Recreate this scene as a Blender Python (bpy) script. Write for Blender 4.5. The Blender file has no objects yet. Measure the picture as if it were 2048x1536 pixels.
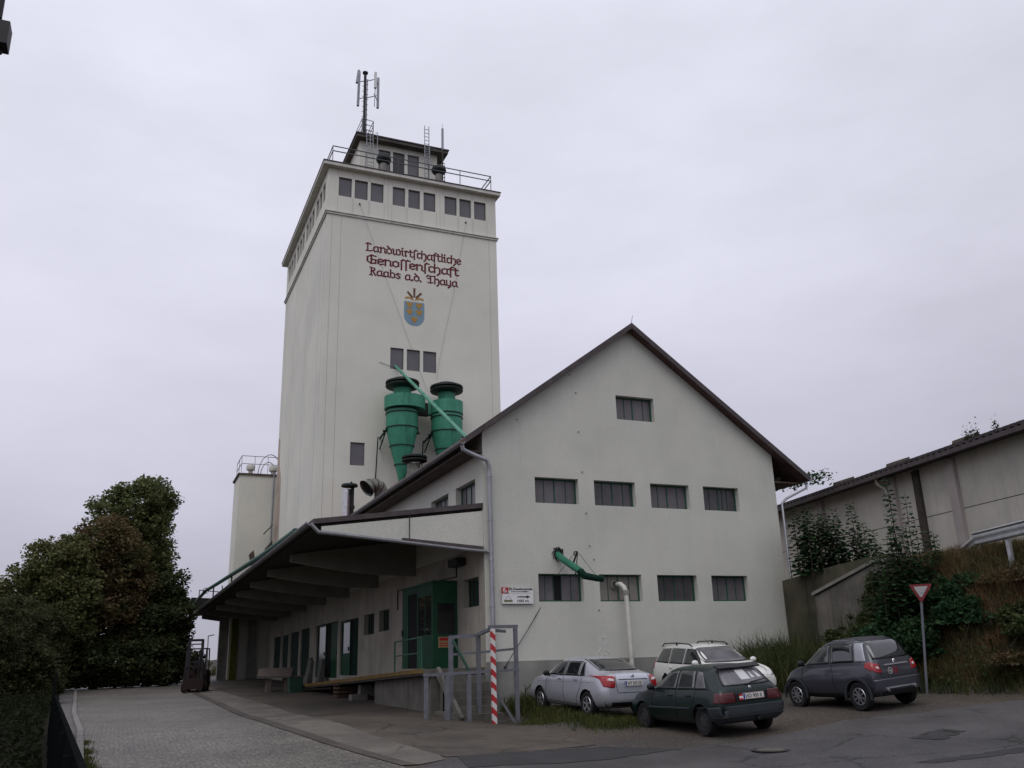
import bpy, bmesh, math, random
import numpy as np
from mathutils import Vector, Matrix
from mathutils.geometry import tessellate_polygon
from mathutils.bvhtree import BVHTree
R = math.radians
SC = bpy.context.scene
COL = SC.collection

# ---------------------------------------------------------------- camera
cd = bpy.data.cameras.new("camera")
cam = bpy.data.objects.new("camera", cd)
COL.objects.link(cam)
SC.camera = cam
_yaw, _pit, _rol, _f = 0.41151, 0.30428, -0.03036, 1761.9
_F = Vector((math.sin(_yaw) * math.cos(_pit), math.cos(_yaw) * math.cos(_pit), math.sin(_pit)))
_r = Vector((math.cos(_yaw), -math.sin(_yaw), 0)); _u = _r.cross(_F)
_R = _r * math.cos(_rol) + _u * math.sin(_rol)
_U = _u * math.cos(_rol) - _r * math.sin(_rol)
cam.matrix_world = Matrix(((_R.x, _U.x, -_F.x, -10.0754), (_R.y, _U.y, -_F.y, -25.625),
                           (_R.z, _U.z, -_F.z, 1.9375), (0, 0, 0, 1)))
cd.sensor_fit = 'HORIZONTAL'; cd.sensor_width = 36.0
cd.lens = _f / 2048 * 36.0
cd.clip_start = 0.05; cd.clip_end = 3000

# ---------------------------------------------------------------- sky and light
W = bpy.data.worlds.new("World"); SC.world = W; W.use_nodes = True
nt = W.node_tree; nt.nodes.clear()
def nn(t, **k):
    n = nt.nodes.new(t)
    for a, b in k.items(): setattr(n, a, b)
    return n
SUN_EL, SUN_AZ = R(58), R(222)       # azimuth clockwise from +Y
wo = nn("ShaderNodeOutputWorld")
sky = nn("ShaderNodeTexSky", sky_type='NISHITA', sun_disc=False)
sky.sun_elevation = SUN_EL; sky.sun_rotation = SUN_AZ
b1 = nn("ShaderNodeBackground"); b1.inputs[1].default_value = 0.10
nt.links.new(sky.outputs[0], b1.inputs[0])
tc = nn("ShaderNodeTexCoord"); sx = nn("ShaderNodeSeparateXYZ")
nt.links.new(tc.outputs["Generated"], sx.inputs[0])
rp = nn("ShaderNodeValToRGB")
rp.color_ramp.elements[0].position = 0.0; rp.color_ramp.elements[0].color = (.40, .39, .475, 1)
rp.color_ramp.elements[1].position = 0.8; rp.color_ramp.elements[1].color = (.90, .91, 1.04, 1)
for p, c in ((.12, (.51, .50, .60, 1)), (.28, (.66, .65, .765, 1)), (.45, (.785, .785, .905, 1))):
    e = rp.color_ramp.elements.new(p); e.color = c
nt.links.new(sx.outputs[2], rp.inputs[0])
mp = nn("ShaderNodeMapping"); mp.inputs["Scale"].default_value = (1, 1, 2.6)
nt.links.new(tc.outputs["Generated"], mp.inputs[0])
nz = nn("ShaderNodeTexNoise"); nz.inputs["Scale"].default_value = 1.7; nz.inputs["Detail"].default_value = 6
nz.inputs["Roughness"].default_value = .56
nt.links.new(mp.outputs[0], nz.inputs[0])
mr = nn("ShaderNodeMapRange"); mr.inputs[1].default_value = .3; mr.inputs[2].default_value = .7
mr.inputs[3].default_value = .86; mr.inputs[4].default_value = 1.10
nt.links.new(nz.outputs[0], mr.inputs[0])
mu = nn("ShaderNodeMixRGB", blend_type='MULTIPLY'); mu.inputs[0].default_value = 1
nt.links.new(rp.outputs[0], mu.inputs[1]); nt.links.new(mr.outputs[0], mu.inputs[2])
lx = nn("ShaderNodeMapRange"); lx.inputs[1].default_value = -.5; lx.inputs[2].default_value = .9
lx.inputs[3].default_value = 1.06; lx.inputs[4].default_value = .94
nt.links.new(sx.outputs[0], lx.inputs[0])
m3 = nn("ShaderNodeMixRGB", blend_type='MULTIPLY'); m3.inputs[0].default_value = 1
nt.links.new(mu.outputs[0], m3.inputs[1]); nt.links.new(lx.outputs[0], m3.inputs[2])
b2 = nn("ShaderNodeBackground"); b2.inputs[1].default_value = 1.0
nt.links.new(m3.outputs[0], b2.inputs[0])
ms = nn("ShaderNodeMixShader"); ms.inputs[0].default_value = .94
nt.links.new(b1.outputs[0], ms.inputs[1]); nt.links.new(b2.outputs[0], ms.inputs[2])
nt.links.new(ms.outputs[0], wo.inputs[0])

sd = bpy.data.lights.new("sun", 'SUN'); sd.energy = 0.75; sd.angle = R(40); sd.color = (1, .97, .93)
so = bpy.data.objects.new("sun", sd); COL.objects.link(so)
_d = Vector((math.sin(SUN_AZ) * math.cos(SUN_EL), math.cos(SUN_AZ) * math.cos(SUN_EL), math.sin(SUN_EL)))
so.rotation_euler = _d.to_track_quat('Z', 'Y').to_euler()
SC.view_settings.view_transform = 'Standard'; SC.view_settings.look = 'None'
SC.view_settings.exposure = 0.0; SC.view_settings.gamma = 1
SC.render.engine = 'CYCLES'
SC.cycles.use_denoising = True
SC.cycles.max_bounces = 6; SC.cycles.transparent_max_bounces = 8
SC.cycles.caustics_reflective = False; SC.cycles.caustics_refractive = False

# ---------------------------------------------------------------- materials
MATS = {}
def mat(name, col, rough=.8, var=.15, scale=3.0, bump=0.0, bscale=40.0, metal=0.0, spec=.3,
        streak=0.0, col2=None, scale2=None, coat=0.0, speck=0.0, cracks=0.0, rust=0.0):
    m = bpy.data.materials.new(name); m.use_nodes = True
    t = m.node_tree; N = t.nodes; L = t.links
    b = N["Principled BSDF"]
    b.inputs["Roughness"].default_value = rough; b.inputs["Metallic"].default_value = metal
    b.inputs["Specular IOR Level"].default_value = spec
    b.inputs["Coat Weight"].default_value = coat; b.inputs["Coat Roughness"].default_value = .06
    tc = N.new("ShaderNodeTexCoord")
    def noise(s, det=5, vec=None, ro=.6):
        n = N.new("ShaderNodeTexNoise"); n.inputs["Scale"].default_value = s
        n.inputs["Detail"].default_value = det; n.inputs["Roughness"].default_value = ro
        L.new(vec or tc.outputs["Object"], n.inputs[0]); return n.outputs[0]
    def rng(x, a, c, lo=.3, hi=.7):
        n = N.new("ShaderNodeMapRange"); n.inputs[1].default_value = lo; n.inputs[2].default_value = hi
        n.inputs[3].default_value = a; n.inputs[4].default_value = c; L.new(x, n.inputs[0]); return n.outputs[0]
    def mixc(bt, fac, a, c):
        n = N.new("ShaderNodeMixRGB"); n.blend_type = bt
        for i, v in ((0, fac), (1, a), (2, c)):
            if hasattr(v, "is_output") or not isinstance(v, (int, float, tuple)): L.new(v, n.inputs[i])
            else: n.inputs[i].default_value = v if isinstance(v, (int, float)) else (*v, 1)[:4]
        return n.outputs[0]
    c = tuple(col)
    if col2 is not None:
        f = rng(noise(scale2 or scale), 0, 1, .42, .6)
        c = mixc('MIX', f, tuple(col), tuple(col2))
    if var > 0: c = mixc('MULTIPLY', 1.0, c, rng(noise(scale, 6), 1 - var, 1 + var))
    if streak > 0:
        mp = N.new("ShaderNodeMapping"); mp.inputs["Scale"].default_value = (2.2, 2.2, .12)
        L.new(tc.outputs["Object"], mp.inputs[0])
        c = mixc('MULTIPLY', 1.0, c, rng(noise(1.6, 7, mp.outputs[0], .7), 1 + streak * .3, 1 - streak, .48, .78))
    if speck > 0: c = mixc('MULTIPLY', 1.0, c, rng(noise(bscale, 3), 1 - speck, 1 + speck, .35, .65))
    if cracks > 0:
        v = N.new("ShaderNodeTexVoronoi"); v.feature = 'DISTANCE_TO_EDGE'; v.inputs["Scale"].default_value = cracks
        nv = N.new("ShaderNodeTexNoise"); nv.inputs["Scale"].default_value = 3; nv.inputs["Detail"].default_value = 6
        L.new(tc.outputs["Object"], nv.inputs[0])
        ma = N.new("ShaderNodeMixRGB"); ma.blend_type = 'ADD'; ma.inputs[0].default_value = .45
        L.new(tc.outputs["Object"], ma.inputs[1]); L.new(nv.outputs["Color"], ma.inputs[2]); L.new(ma.outputs[0], v.inputs[0])
        ln = rng(v.outputs[0], 0, 1, .004, .022)
        mk = rng(noise(.5, 3), 0, 1, .42, .55)
        inv = N.new("ShaderNodeMath"); inv.operation = 'MAXIMUM'; L.new(ln, inv.inputs[0]); L.new(mk, inv.inputs[1])
        c = mixc('MULTIPLY', 1.0, c, rng(inv.outputs[0], .38, 1, 0, 1))
    if rust > 0:
        f = rng(noise(5, 8, None, .75), 0, rust, .58, .72); c = mixc('MIX', f, c, (.13, .065, .035))
    if isinstance(c, tuple): b.inputs["Base Color"].default_value = (*c, 1)
    else: L.new(c, b.inputs["Base Color"])
    if bump > 0:
        bn = N.new("ShaderNodeBump"); bn.inputs["Strength"].default_value = 1.0; bn.inputs["Distance"].default_value = bump
        L.new(noise(bscale, 4), bn.inputs["Height"]); L.new(bn.outputs[0], b.inputs["Normal"])
    MATS[name] = m
    return m
mat("plaster", (.57, .568, .50), .92, .07, .5, .008, 26, streak=.035, speck=.08, col2=(.545, .545, .485), scale2=.4)
mat("plaster_tower", (.70, .69, .605), .92, .06, .3, .005, 26, streak=.03, speck=.05, col2=(.665, .66, .585), scale2=.25)
mat("stain_plaster", (.42, .34, .28), .9, .3, .7, .004, 20, streak=.4)
mat("dock_plaster_shaded", (.36, .335, .28), .92, .2, .8, .008, 26, streak=.25, speck=.08)  # wall plaster darkened in colour to deepen the shade under the canopy
mat("ledge", (.56, .55, .50), .85, .12, 1.5, streak=.2)
mat("plinth", (.235, .23, .21), .92, .18, 1.2, .006, 30, streak=.25)
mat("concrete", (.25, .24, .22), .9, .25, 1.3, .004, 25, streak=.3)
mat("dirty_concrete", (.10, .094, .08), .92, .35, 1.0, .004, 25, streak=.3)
mat("beam_concrete", (.25, .235, .205), .9, .15, 1.2, .003, 25)
mat("joint", (.36, .35, .33), .9, .1)
mat("roof_edge", (.075, .062, .062), .8, .25, 4, streak=.2)
mat("roof_tile", (.10, .06, .052), .85, .35, 3, .02, 12)
mat("roof_sheet", (.052, .044, .047), .75, .3, 3)
mat("soffit", (.032, .027, .023), .85, .3, 3)
mat("wood_dark", (.09, .07, .055), .85, .3, 4)
mat("gutter", (.22, .225, .23), .5, .2, 3, metal=.5)
mat("zinc", (.36, .37, .39), .45, .15, 3, metal=.6)
mat("galv", (.30, .31, .33), .5, .2, 6, metal=.55)
mat("steel_bright", (.55, .55, .55), .25, .2, 8, metal=.9)
mat("iron_dark", (.03, .03, .032), .6, .2, 5)
mat("rail_grey", (.10, .105, .11), .6, .1)
mat("rail_green", (.04, .10, .075), .6, .1)
mat("green_frame", (.02, .085, .055), .55, .2, 5)
mat("green_door", (.006, .060, .026), .5, .2, 2)
mat("green_cyclone", (.040, .225, .138), .55, .2, 1.6, streak=.45, spec=.4, bump=.012, bscale=5, rust=.35)
mat("green_dark", (.006, .028, .018), .7, .2, 3, spec=.1)
mat("green_chute", (.028, .16, .098), .55, .25, 3, streak=.3)
mat("green_pipe", (.085, .27, .185), .5, .2, 3, streak=.2)
mat("cap_dark", (.012, .02, .017), .6, .2, 5)
mat("rusty_duct", (.14, .115, .10), .7, .3, 5, col2=(.20, .23, .19), scale2=4)
mat("glass_dull", (.125, .115, .12), .3, .22, 1.1, spec=.4)
mat("glass_pale", (.20, .19, .19), .3, .25, 1.5, spec=.4)
mat("glass_mid", (.075, .07, .074), .2, .3, 2.0, spec=.5)
mat("glass_dark", (.02, .02, .022), .12, .3, 2, spec=.5)
mat("glass_tower", (.12, .115, .122), .28, .15, .7, spec=.45)
mat("pale_pane", (.22, .205, .18), .6, .15, 2)
mat("black", (.006, .006, .007), .8, 0)
mat("seal", (.008, .008, .009), .5, 0)
mat("red_letter", (.125, .018, .028), .8, .1)
mat("crest_blue", (.20, .31, .39), .8, .08)
mat("crest_gold", (.42, .25, .075), .8, .1)
mat("crest_brown", (.16, .07, .03), .8, .1)
mat("white_paint", (.72, .72, .70), .5, .06)
mat("white_pipe", (.55, .54, .48), .5, .12, 3, streak=.15)
mat("sign_red", (.17, .020, .024), .6, .15)
mat("sign_white", (.36, .355, .35), .6, .12)
mat("red_paint", (.45, .02, .025), .5, .08)
mat("yellow_edge", (.14, .088, .022), .6, .3, 3)
mat("letter_black", (.008, .008, .012), .5, 0)
mat("olive_paint", (.16, .17, .03), .6, .2)
mat("asphalt", (.055, .051, .05), .66, .28, .7, .016, 38, speck=.45, col2=(.076, .070, .068), scale2=.25, cracks=.45)
mat("patch_asphalt", (.036, .035, .035), .88, .2, 2, .010, 45, speck=.35)
mat("gravel", (.084, .068, .052), .95, .28, .8, .025, 22, speck=.5, col2=(.055, .048, .042), scale2=.4)
mat("earth", (.07, .058, .042), .95, .3, .8, .03, 12, speck=.25)
mat("verge_soil", (.014, .013, .009), .98, .3, 2, .03, 14, spec=.05)
mat("forecourt", (.080, .066, .051), .68, .3, .6, .008, 34, speck=.3, col2=(.052, .045, .037), scale2=.35, cracks=.4)
mat("strip_concrete", (.14, .125, .103), .7, .28, .9, .006, 34, speck=.25, col2=(.10, .09, .075), scale2=.5, cracks=.35)
mat("pavement", (.125, .118, .11), .9, .2, 1.2, .006, 40, speck=.2)
mat("kerb", (.19, .18, .168), .9, .2, 2, .004, 30)
mat("fence_panel", (.008, .0095, .0095), 1.0, .2, 2, spec=.0)
mat("rail_paint", (.135, .14, .155), .6, .2, 5)
mat("wing_concrete", (.125, .115, .098), .9, .3, 1.2, .006, 22, streak=.4)
mat("bark", (.055, .045, .035), .95, .3, 6, .02, 14)
mat("retaining", (.075, .066, .045), .95, .35, .9, .01, 18, streak=.5, col2=(.045, .050, .028), scale2=.5)
mat("retaining_cap", (.22, .21, .185), .9, .25, 2, .004, 25)
mat("hall_wall", (.46, .44, .385), .9, .12, .8, .005, 25, streak=.15)
mat("hall_pilaster", (.36, .32, .30), .9, .12, 1.2, .004, 25)
mat("hall_dark", (.055, .046, .038), .9, .4, 2)
mat("tyre", (.012, .012, .013), .85, .15, 8)
mat("steel_rim", (.035, .036, .038), .5, .2, 6)
mat("alloy", (.45, .46, .48), .3, .1, 6, metal=.8)
mat("car_silver", (.50, .51, .555), .30, .04, 2, metal=.45, coat=.8)
mat("car_green", (.0022, .0125, .0105), .38, .12, 2, coat=.3)
mat("car_white", (.74, .74, .69), .35, .05, 2, coat=.6)
mat("car_slate", (.055, .058, .072), .34, .06, 2, metal=.4, coat=.8)
mat("car_black", (.012, .012, .014), .5, .1)
mat("rail_steel", (.52, .53, .55), .4, .15, 5, metal=.5)
mat("window_glass", (.03, .032, .034), .03, .1, 2, spec=.9, coat=1.0)
mat("rust_spot", (.16, .09, .06), .9, .2, 8)
mat("notice_yellow", (.36, .27, .12), .7, .2, 8)
mat("bumper_dark", (.030, .036, .042), .55, .1)
mat("car_glass", (.014, .016, .018), .04, 0, spec=.8, coat=.6)
mat("car_glass_pale", (.13, .125, .135), .12, .25, 3, spec=.6)
mat("car_glass_mid", (.05, .055, .055), .06, .45, 2.2, spec=.8, coat=.5)
mat("lamp_red", (.30, .008, .012), .2, .1, 8, coat=.7)
mat("lamp_darkred", (.07, .004, .005), .25, .1, 8, coat=.5)
mat("lamp_clear", (.60, .58, .55), .15, .1, 8, coat=.7)
mat("chrome", (.65, .65, .67), .2, 0, metal=.9)
mat("plate", (.62, .62, .58), .5, .03)
mat("plate_blue", (.03, .05, .28), .5, 0)
mat("paper", (.6, .6, .6), .8, 0)
mat("fork_red", (.020, .007, .006), .6, .3, 5)
mat("fork_yellow", (.10, .07, .02), .6, .3, 5)
mat("crate_wood", (.07, .04, .026), .9, .3, 6)
mat("pale_board", (.14, .115, .095), .85, .2, 3)
mat("mint", (.022, .065, .04), .6, .2, 3)
mat("stone_grey", (.14, .135, .12), .9, .2, 4)
mat("manhole", (.10, .085, .065), .7, .3, 10, .004, 30)

def cobble():
    m = bpy.data.materials.new("cobble"); m.use_nodes = True
    t = m.node_tree; N = t.nodes; L = t.links; b = N["Principled BSDF"]
    b.inputs["Roughness"].default_value = .55; b.inputs["Specular IOR Level"].default_value = .5
    tc = N.new("ShaderNodeTexCoord")
    v = N.new("ShaderNodeTexVoronoi"); v.feature = 'DISTANCE_TO_EDGE'; v.inputs["Scale"].default_value = 10
    v.inputs["Randomness"].default_value = .8
    L.new(tc.outputs["Object"], v.inputs[0])
    v2 = N.new("ShaderNodeTexVoronoi"); v2.inputs["Scale"].default_value = 10; v2.inputs["Randomness"].default_value = .8
    L.new(tc.outputs["Object"], v2.inputs[0])
    r = N.new("ShaderNodeMapRange"); r.inputs[1].default_value = 0; r.inputs[2].default_value = .16
    L.new(v.outputs[0], r.inputs[0])
    n = N.new("ShaderNodeTexNoise"); n.inputs["Scale"].default_value = .5; n.inputs["Detail"].default_value = 6
    L.new(tc.outputs["Object"], n.inputs[0])
    rr = N.new("ShaderNodeMapRange"); rr.inputs[1].default_value = .3; rr.inputs[2].default_value = .7
    rr.inputs[3].default_value = .75; rr.inputs[4].default_value = 1.2
    L.new(n.outputs[0], rr.inputs[0])
    mx = N.new("ShaderNodeMixRGB"); mx.inputs[1].default_value = (.06, .053, .044, 1); mx.inputs[2].default_value = (.152, .137, .113, 1)
    L.new(r.outputs[0], mx.inputs[0])
    h = N.new("ShaderNodeSeparateColor"); L.new(v2.outputs["Color"], h.inputs[0])
    h2 = N.new("ShaderNodeMapRange"); h2.inputs[3].default_value = .72; h2.inputs[4].default_value = 1.28
    L.new(h.outputs[0], h2.inputs[0])
    m1 = N.new("ShaderNodeMixRGB"); m1.blend_type = 'MULTIPLY'; m1.inputs[0].default_value = 1
    L.new(mx.outputs[0], m1.inputs[1]); L.new(h2.outputs[0], m1.inputs[2])
    m2 = N.new("ShaderNodeMixRGB"); m2.blend_type = 'MULTIPLY'; m2.inputs[0].default_value = 1
    L.new(m1.outputs[0], m2.inputs[1]); L.new(rr.outputs[0], m2.inputs[2])
    L.new(m2.outputs[0], b.inputs["Base Color"])
    bp = N.new("ShaderNodeBump"); bp.inputs["Distance"].default_value = .012
    L.new(r.outputs[0], bp.inputs["Height"]); L.new(bp.outputs[0], b.inputs["Normal"])
    MATS["cobble"] = m
cobble()

def stripes():
    m = bpy.data.materials.new("striped_red_white"); m.use_nodes = True
    t = m.node_tree; N = t.nodes; L = t.links; b = N["Principled BSDF"]; b.inputs["Roughness"].default_value = .5
    tc = N.new("ShaderNodeTexCoord"); s = N.new("ShaderNodeSeparateXYZ"); L.new(tc.outputs["Object"], s.inputs[0])
    a = N.new("ShaderNodeMath"); a.operation = 'MULTIPLY'; a.inputs[1].default_value = 1.0; L.new(s.outputs[0], a.inputs[0])
    ad = N.new("ShaderNodeMath"); ad.operation = 'ADD'; L.new(a.outputs[0], ad.inputs[0]); L.new(s.outputs[2], ad.inputs[1])
    k = N.new("ShaderNodeMath"); k.operation = 'MULTIPLY'; k.inputs[1].default_value = 3.05; L.new(ad.outputs[0], k.inputs[0])
    fr = N.new("ShaderNodeMath"); fr.operation = 'FRACT'; L.new(k.outputs[0], fr.inputs[0])
    g = N.new("ShaderNodeMath"); g.operation = 'GREATER_THAN'; g.inputs[1].default_value = .5; L.new(fr.outputs[0], g.inputs[0])
    mx = N.new("ShaderNodeMixRGB"); mx.inputs[1].default_value = (.42, .02, .025, 1); mx.inputs[2].default_value = (.62, .61, .58, 1)
    L.new(g.outputs[0], mx.inputs[0]); L.new(mx.outputs[0], b.inputs["Base Color"])
    MATS["striped"] = m
stripes()

def leafmat(name, c1, c2, c3=None, rough=.65, sc=.7):
    m = bpy.data.materials.new(name); m.use_nodes = True
    t = m.node_tree; N = t.nodes; L = t.links; b = N["Principled BSDF"]
    b.inputs["Roughness"].default_value = rough; b.inputs["Specular IOR Level"].default_value = .12
    tc = N.new("ShaderNodeTexCoord"); g = N.new("ShaderNodeNewGeometry")
    n = N.new("ShaderNodeTexNoise"); n.inputs["Scale"].default_value = sc; n.inputs["Detail"].default_value = 4
    L.new(tc.outputs["Object"], n.inputs[0])
    r = N.new("ShaderNodeValToRGB"); r.color_ramp.elements[0].position = .35; r.color_ramp.elements[1].position = .65
    r.color_ramp.elements[0].color = (*c1, 1); r.color_ramp.elements[1].color = (*c2, 1)
    if c3: e = r.color_ramp.elements.new(.5); e.color = (*c3, 1)
    L.new(n.outputs[0], r.inputs[0])
    q = N.new("ShaderNodeMapRange"); q.inputs[3].default_value = .55; q.inputs[4].default_value = 1.45
    L.new(g.outputs["Random Per Island"], q.inputs[0])
    x = N.new("ShaderNodeMixRGB"); x.blend_type = 'MULTIPLY'; x.inputs[0].default_value = 1
    L.new(r.outputs[0], x.inputs[1]); L.new(q.outputs[0], x.inputs[2]); L.new(x.outputs[0], b.inputs["Base Color"])
    tr_ = N.new("ShaderNodeBsdfTranslucent"); L.new(x.outputs[0], tr_.inputs[0])
    mxs = N.new("ShaderNodeMixShader"); mxs.inputs[0].default_value = .35
    L.new(b.outputs[0], mxs.inputs[1]); L.new(tr_.outputs[0], mxs.inputs[2])
    L.new(mxs.outputs[0], N["Material Output"].inputs[0])
    MATS[name] = m
leafmat("leaf_tall", (.105, .130, .050), (.150, .168, .070))
leafmat("leaf_copper", (.138, .098, .048), (.098, .114, .046), (.136, .100, .050))
leafmat("leaf_olive", (.104, .120, .047), (.145, .148, .060))
leafmat("leaf_dark", (.044, .060, .025), (.066, .078, .032))
leafmat("leaf_sap", (.022, .055, .024), (.040, .078, .030), sc=2)
leafmat("leaf_bush", (.024, .050, .022), (.045, .075, .028), sc=1.5)
leafmat("leaf_low", (.055, .075, .026), (.105, .10, .040), (.045, .062, .022), sc=1.2)
leafmat("grass_green", (.050, .068, .020), (.085, .09, .030), sc=1.0, rough=.8)
leafmat("grass_dry", (.21, .125, .062), (.14, .09, .046), (.095, .085, .038), sc=.8, rough=.9)
leafmat("leaf_hedge", (.042, .050, .020), (.060, .062, .026), sc=1.2)
leafmat("leaf_dry", (.085, .066, .030), (.055, .060, .026), (.10, .066, .034), sc=1.5)
leafmat("leaf_ivy", (.012, .016, .007), (.018, .022, .009), sc=2, rough=1)
leafmat("iris_leaf", (.035, .06, .03), (.06, .085, .04), sc=2)

# ---------------------------------------------------------------- mesh builder
ORI = {}
class MB:
    K = 1.0
    def __init__(s): s.v = []; s.f = []; s.m = []
    def add(s, vs, fs, mi=0):
        o = len(s.v); k = MB.K
        s.v += [(a * k, b * k, c * k) for a, b, c in vs]
        s.f += [tuple(i + o for i in f) for f in fs]; s.m += [mi] * len(fs)
    def hexa(s, p, mi=0):
        s.add(p, [(0, 3, 2, 1), (4, 5, 6, 7), (0, 1, 5, 4), (1, 2, 6, 5), (2, 3, 7, 6), (3, 0, 4, 7)], mi)
    def box(s, x0, x1, y0, y1, z0, z1, mi=0):
        s.hexa([(x0, y0, z0), (x1, y0, z0), (x1, y1, z0), (x0, y1, z0), (x0, y0, z1), (x1, y0, z1), (x1, y1, z1), (x0, y1, z1)], mi)
    def fbox(s, F, u0, u1, v0, v1, d0, d1, mi=0):
        s.hexa([F(u0, v0, d0), F(u1, v0, d0), F(u1, v1, d0), F(u0, v1, d0), F(u0, v0, d1), F(u1, v0, d1), F(u1, v1, d1), F(u0, v1, d1)], mi)
    def beam(s, p, q, w, h, mi=0, up=(0, 0, 1)):
        p = Vector(p); q = Vector(q); d = (q - p).normalized(); up = Vector(up)
        if abs(d.dot(up)) > .98: up = Vector((0, 1, 0))
        r = d.cross(up).normalized(); u = r.cross(d)
        r *= w / 2; u *= h / 2
        s.hexa([p - r - u, p + r - u, p + r + u, p - r + u, q - r - u, q + r - u, q + r + u, q - r + u], mi)
    def tube(s, pts, r, n=10, mi=0, caps=True):
        pts = [Vector(p) for p in pts]; N = len(pts)
        rs = r if isinstance(r, (list, tuple)) else [r] * N
        vs = []; fs = []; prev = None
        for i, p in enumerate(pts):
            a = pts[max(0, i - 1)]; b = pts[min(N - 1, i + 1)]
            d = ((b - p).normalized() + (p - a).normalized()) if 0 < i < N - 1 else (b - a)
            d.normalize()
            if prev is None:
                t = Vector((0, 0, 1)) if abs(d.z) < .9 else Vector((1, 0, 0))
                r1 = d.cross(t).normalized()
            else:
                r1 = (prev - d * prev.dot(d)).normalized()
            prev = r1; r2 = d.cross(r1)
            for k in range(n):
                an = 2 * math.pi * k / n
                vs.append(p + r1 * (math.cos(an) * rs[i]) + r2 * (math.sin(an) * rs[i]))
        for i in range(N - 1):
            for k in range(n):
                k2 = (k + 1) % n
                fs.append((i * n + k, i * n + k2, (i + 1) * n + k2, (i + 1) * n + k))
        if caps: fs.append(tuple(range(n))[::-1]); fs.append(tuple((N - 1) * n + k for k in range(n)))
        s.add(vs, fs, mi)
    def lathe(s, prof, c, n=28, mi=0, axis='z', a0=0, a1=360):
        full = abs(a1 - a0) >= 360; m = n if full else n + 1
        vs = []; fs = []
        for r, h in prof:
            for k in range(m):
                an = R(a0 + (a1 - a0) * k / n); x, y = math.cos(an) * r, math.sin(an) * r
                vs.append((c[0] + x, c[1] + y, c[2] + h) if axis == 'z' else
                          ((c[0] + x, c[1] + h, c[2] + y) if axis == 'y' else (c[0] + h, c[1] + x, c[2] + y)))
        for i in range(len(prof) - 1):
            for k in range(n):
                k2 = (k + 1) % m
                fs.append((i * m + k, i * m + k2, (i + 1) * m + k2, (i + 1) * m + k))
        s.add(vs, fs, mi)
    def prism(s, poly, F, d0, d1, mi=0):
        n = len(poly)
        vs = [F(u, v, d0) for u, v in poly] + [F(u, v, d1) for u, v in poly]
        fs = [tuple(range(n)), tuple(range(2 * n - 1, n - 1, -1))] + [(i, i + n, (i + 1) % n + n, (i + 1) % n) for i in range(n)]
        s.add(vs, fs, mi)
    def wall(s, F, outer, holes=(), depth=.15, mi=0, d=0.0):
        loops = [[Vector((u, v, 0)) for u, v in outer]]
        for (u0, u1, v0, v1) in holes:
            loops.append([Vector((u0, v0, 0)), Vector((u0, v1, 0)), Vector((u1, v1, 0)), Vector((u1, v0, 0))])
        flat = [p for l in loops for p in l]
        tr = tessellate_polygon(loops)
        s.add([F(p.x, p.y, d) for p in flat], [tuple(t) for t in tr], mi)
        for (u0, u1, v0, v1) in holes:
            q = [(u0, v0), (u1, v0), (u1, v1), (u0, v1)]
            for i in range(4):
                a = q[i]; b = q[(i + 1) % 4]
                s.add([F(*a, d), F(*b, d), F(*b, d + depth), F(*a, d + depth)], [(0, 1, 2, 3)], mi)
    def build(s, name, mats, parent=None, smooth=False, local=False, recalc=True, origin=None):
        me = bpy.data.meshes.new(name)
        o = Vector(ORI.get(parent.name, (0, 0, 0))) if (parent is not None and not local) else Vector(origin or (0, 0, 0))
        if parent is None and origin is None: o = Vector((0, 0, 0))
        me.from_pydata([(a - o.x, b - o.y, c - o.z) for a, b, c in s.v] if not local else s.v, [], s.f)
        if isinstance(mats, str): mats = [mats]
        for m in mats: me.materials.append(MATS[m])
        me.polygons.foreach_set("material_index", s.m)
        if recalc:
            bm = bmesh.new(); bm.from_mesh(me); bmesh.ops.recalc_face_normals(bm, faces=bm.faces); bm.to_mesh(me); bm.free()
        ob = bpy.data.objects.new(name, me); COL.objects.link(ob)
        if smooth:
            me.polygons.foreach_set("use_smooth", [True] * len(me.polygons))
            if smooth != 'all':
                try: me.set_sharp_from_angle(angle=R(38))
                except Exception: pass
        if parent is not None:
            ob.parent = parent; ORI[ob.name] = ORI.get(parent.name, (0, 0, 0)) if not local else (0, 0, 0)
        else:
            ob.location = o; ORI[ob.name] = tuple(o)
        return ob

def tag(o, label=None, cat=None, group=None, kind=None):
    for k, v in (("label", label), ("category", cat), ("group", group), ("kind", kind)):
        if v: o[k] = v
    return o
def thing(name, label, cat, loc=(0, 0, 0), group=None, rot=None):
    o = bpy.data.objects.new(name, None); COL.objects.link(o)
    o.location = loc; o.empty_display_size = .3
    if rot: o.rotation_euler = rot
    ORI[o.name] = tuple(loc)
    return tag(o, label, cat, group)
def npmesh(name, V, nper, matname, parent=None, faces=None):
    """V (n*nper,3): islands of nper-gon faces (or given faces)."""
    me = bpy.data.meshes.new(name)
    V = np.asarray(V, dtype=np.float32).reshape(-1, 3)
    if parent is not None: V = V - np.array(ORI.get(parent.name, (0, 0, 0)), dtype=np.float32)
    n = len(V) // nper
    me.vertices.add(len(V)); me.vertices.foreach_set("co", V.ravel())
    me.loops.add(len(V)); me.loops.foreach_set("vertex_index", np.arange(len(V), dtype=np.int32))
    me.polygons.add(n); me.polygons.foreach_set("loop_start", np.arange(n, dtype=np.int32) * nper)
    try: me.polygons.foreach_set("loop_total", np.full(n, nper, dtype=np.int32))
    except Exception: pass
    me.update(calc_edges=True); me.validate()
    me.materials.append(MATS[matname])
    ob = bpy.data.objects.new(name, me); COL.objects.link(ob)
    if parent is not None: ob.parent = parent; ORI[ob.name] = ORI.get(parent.name, (0, 0, 0))
    return ob
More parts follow.
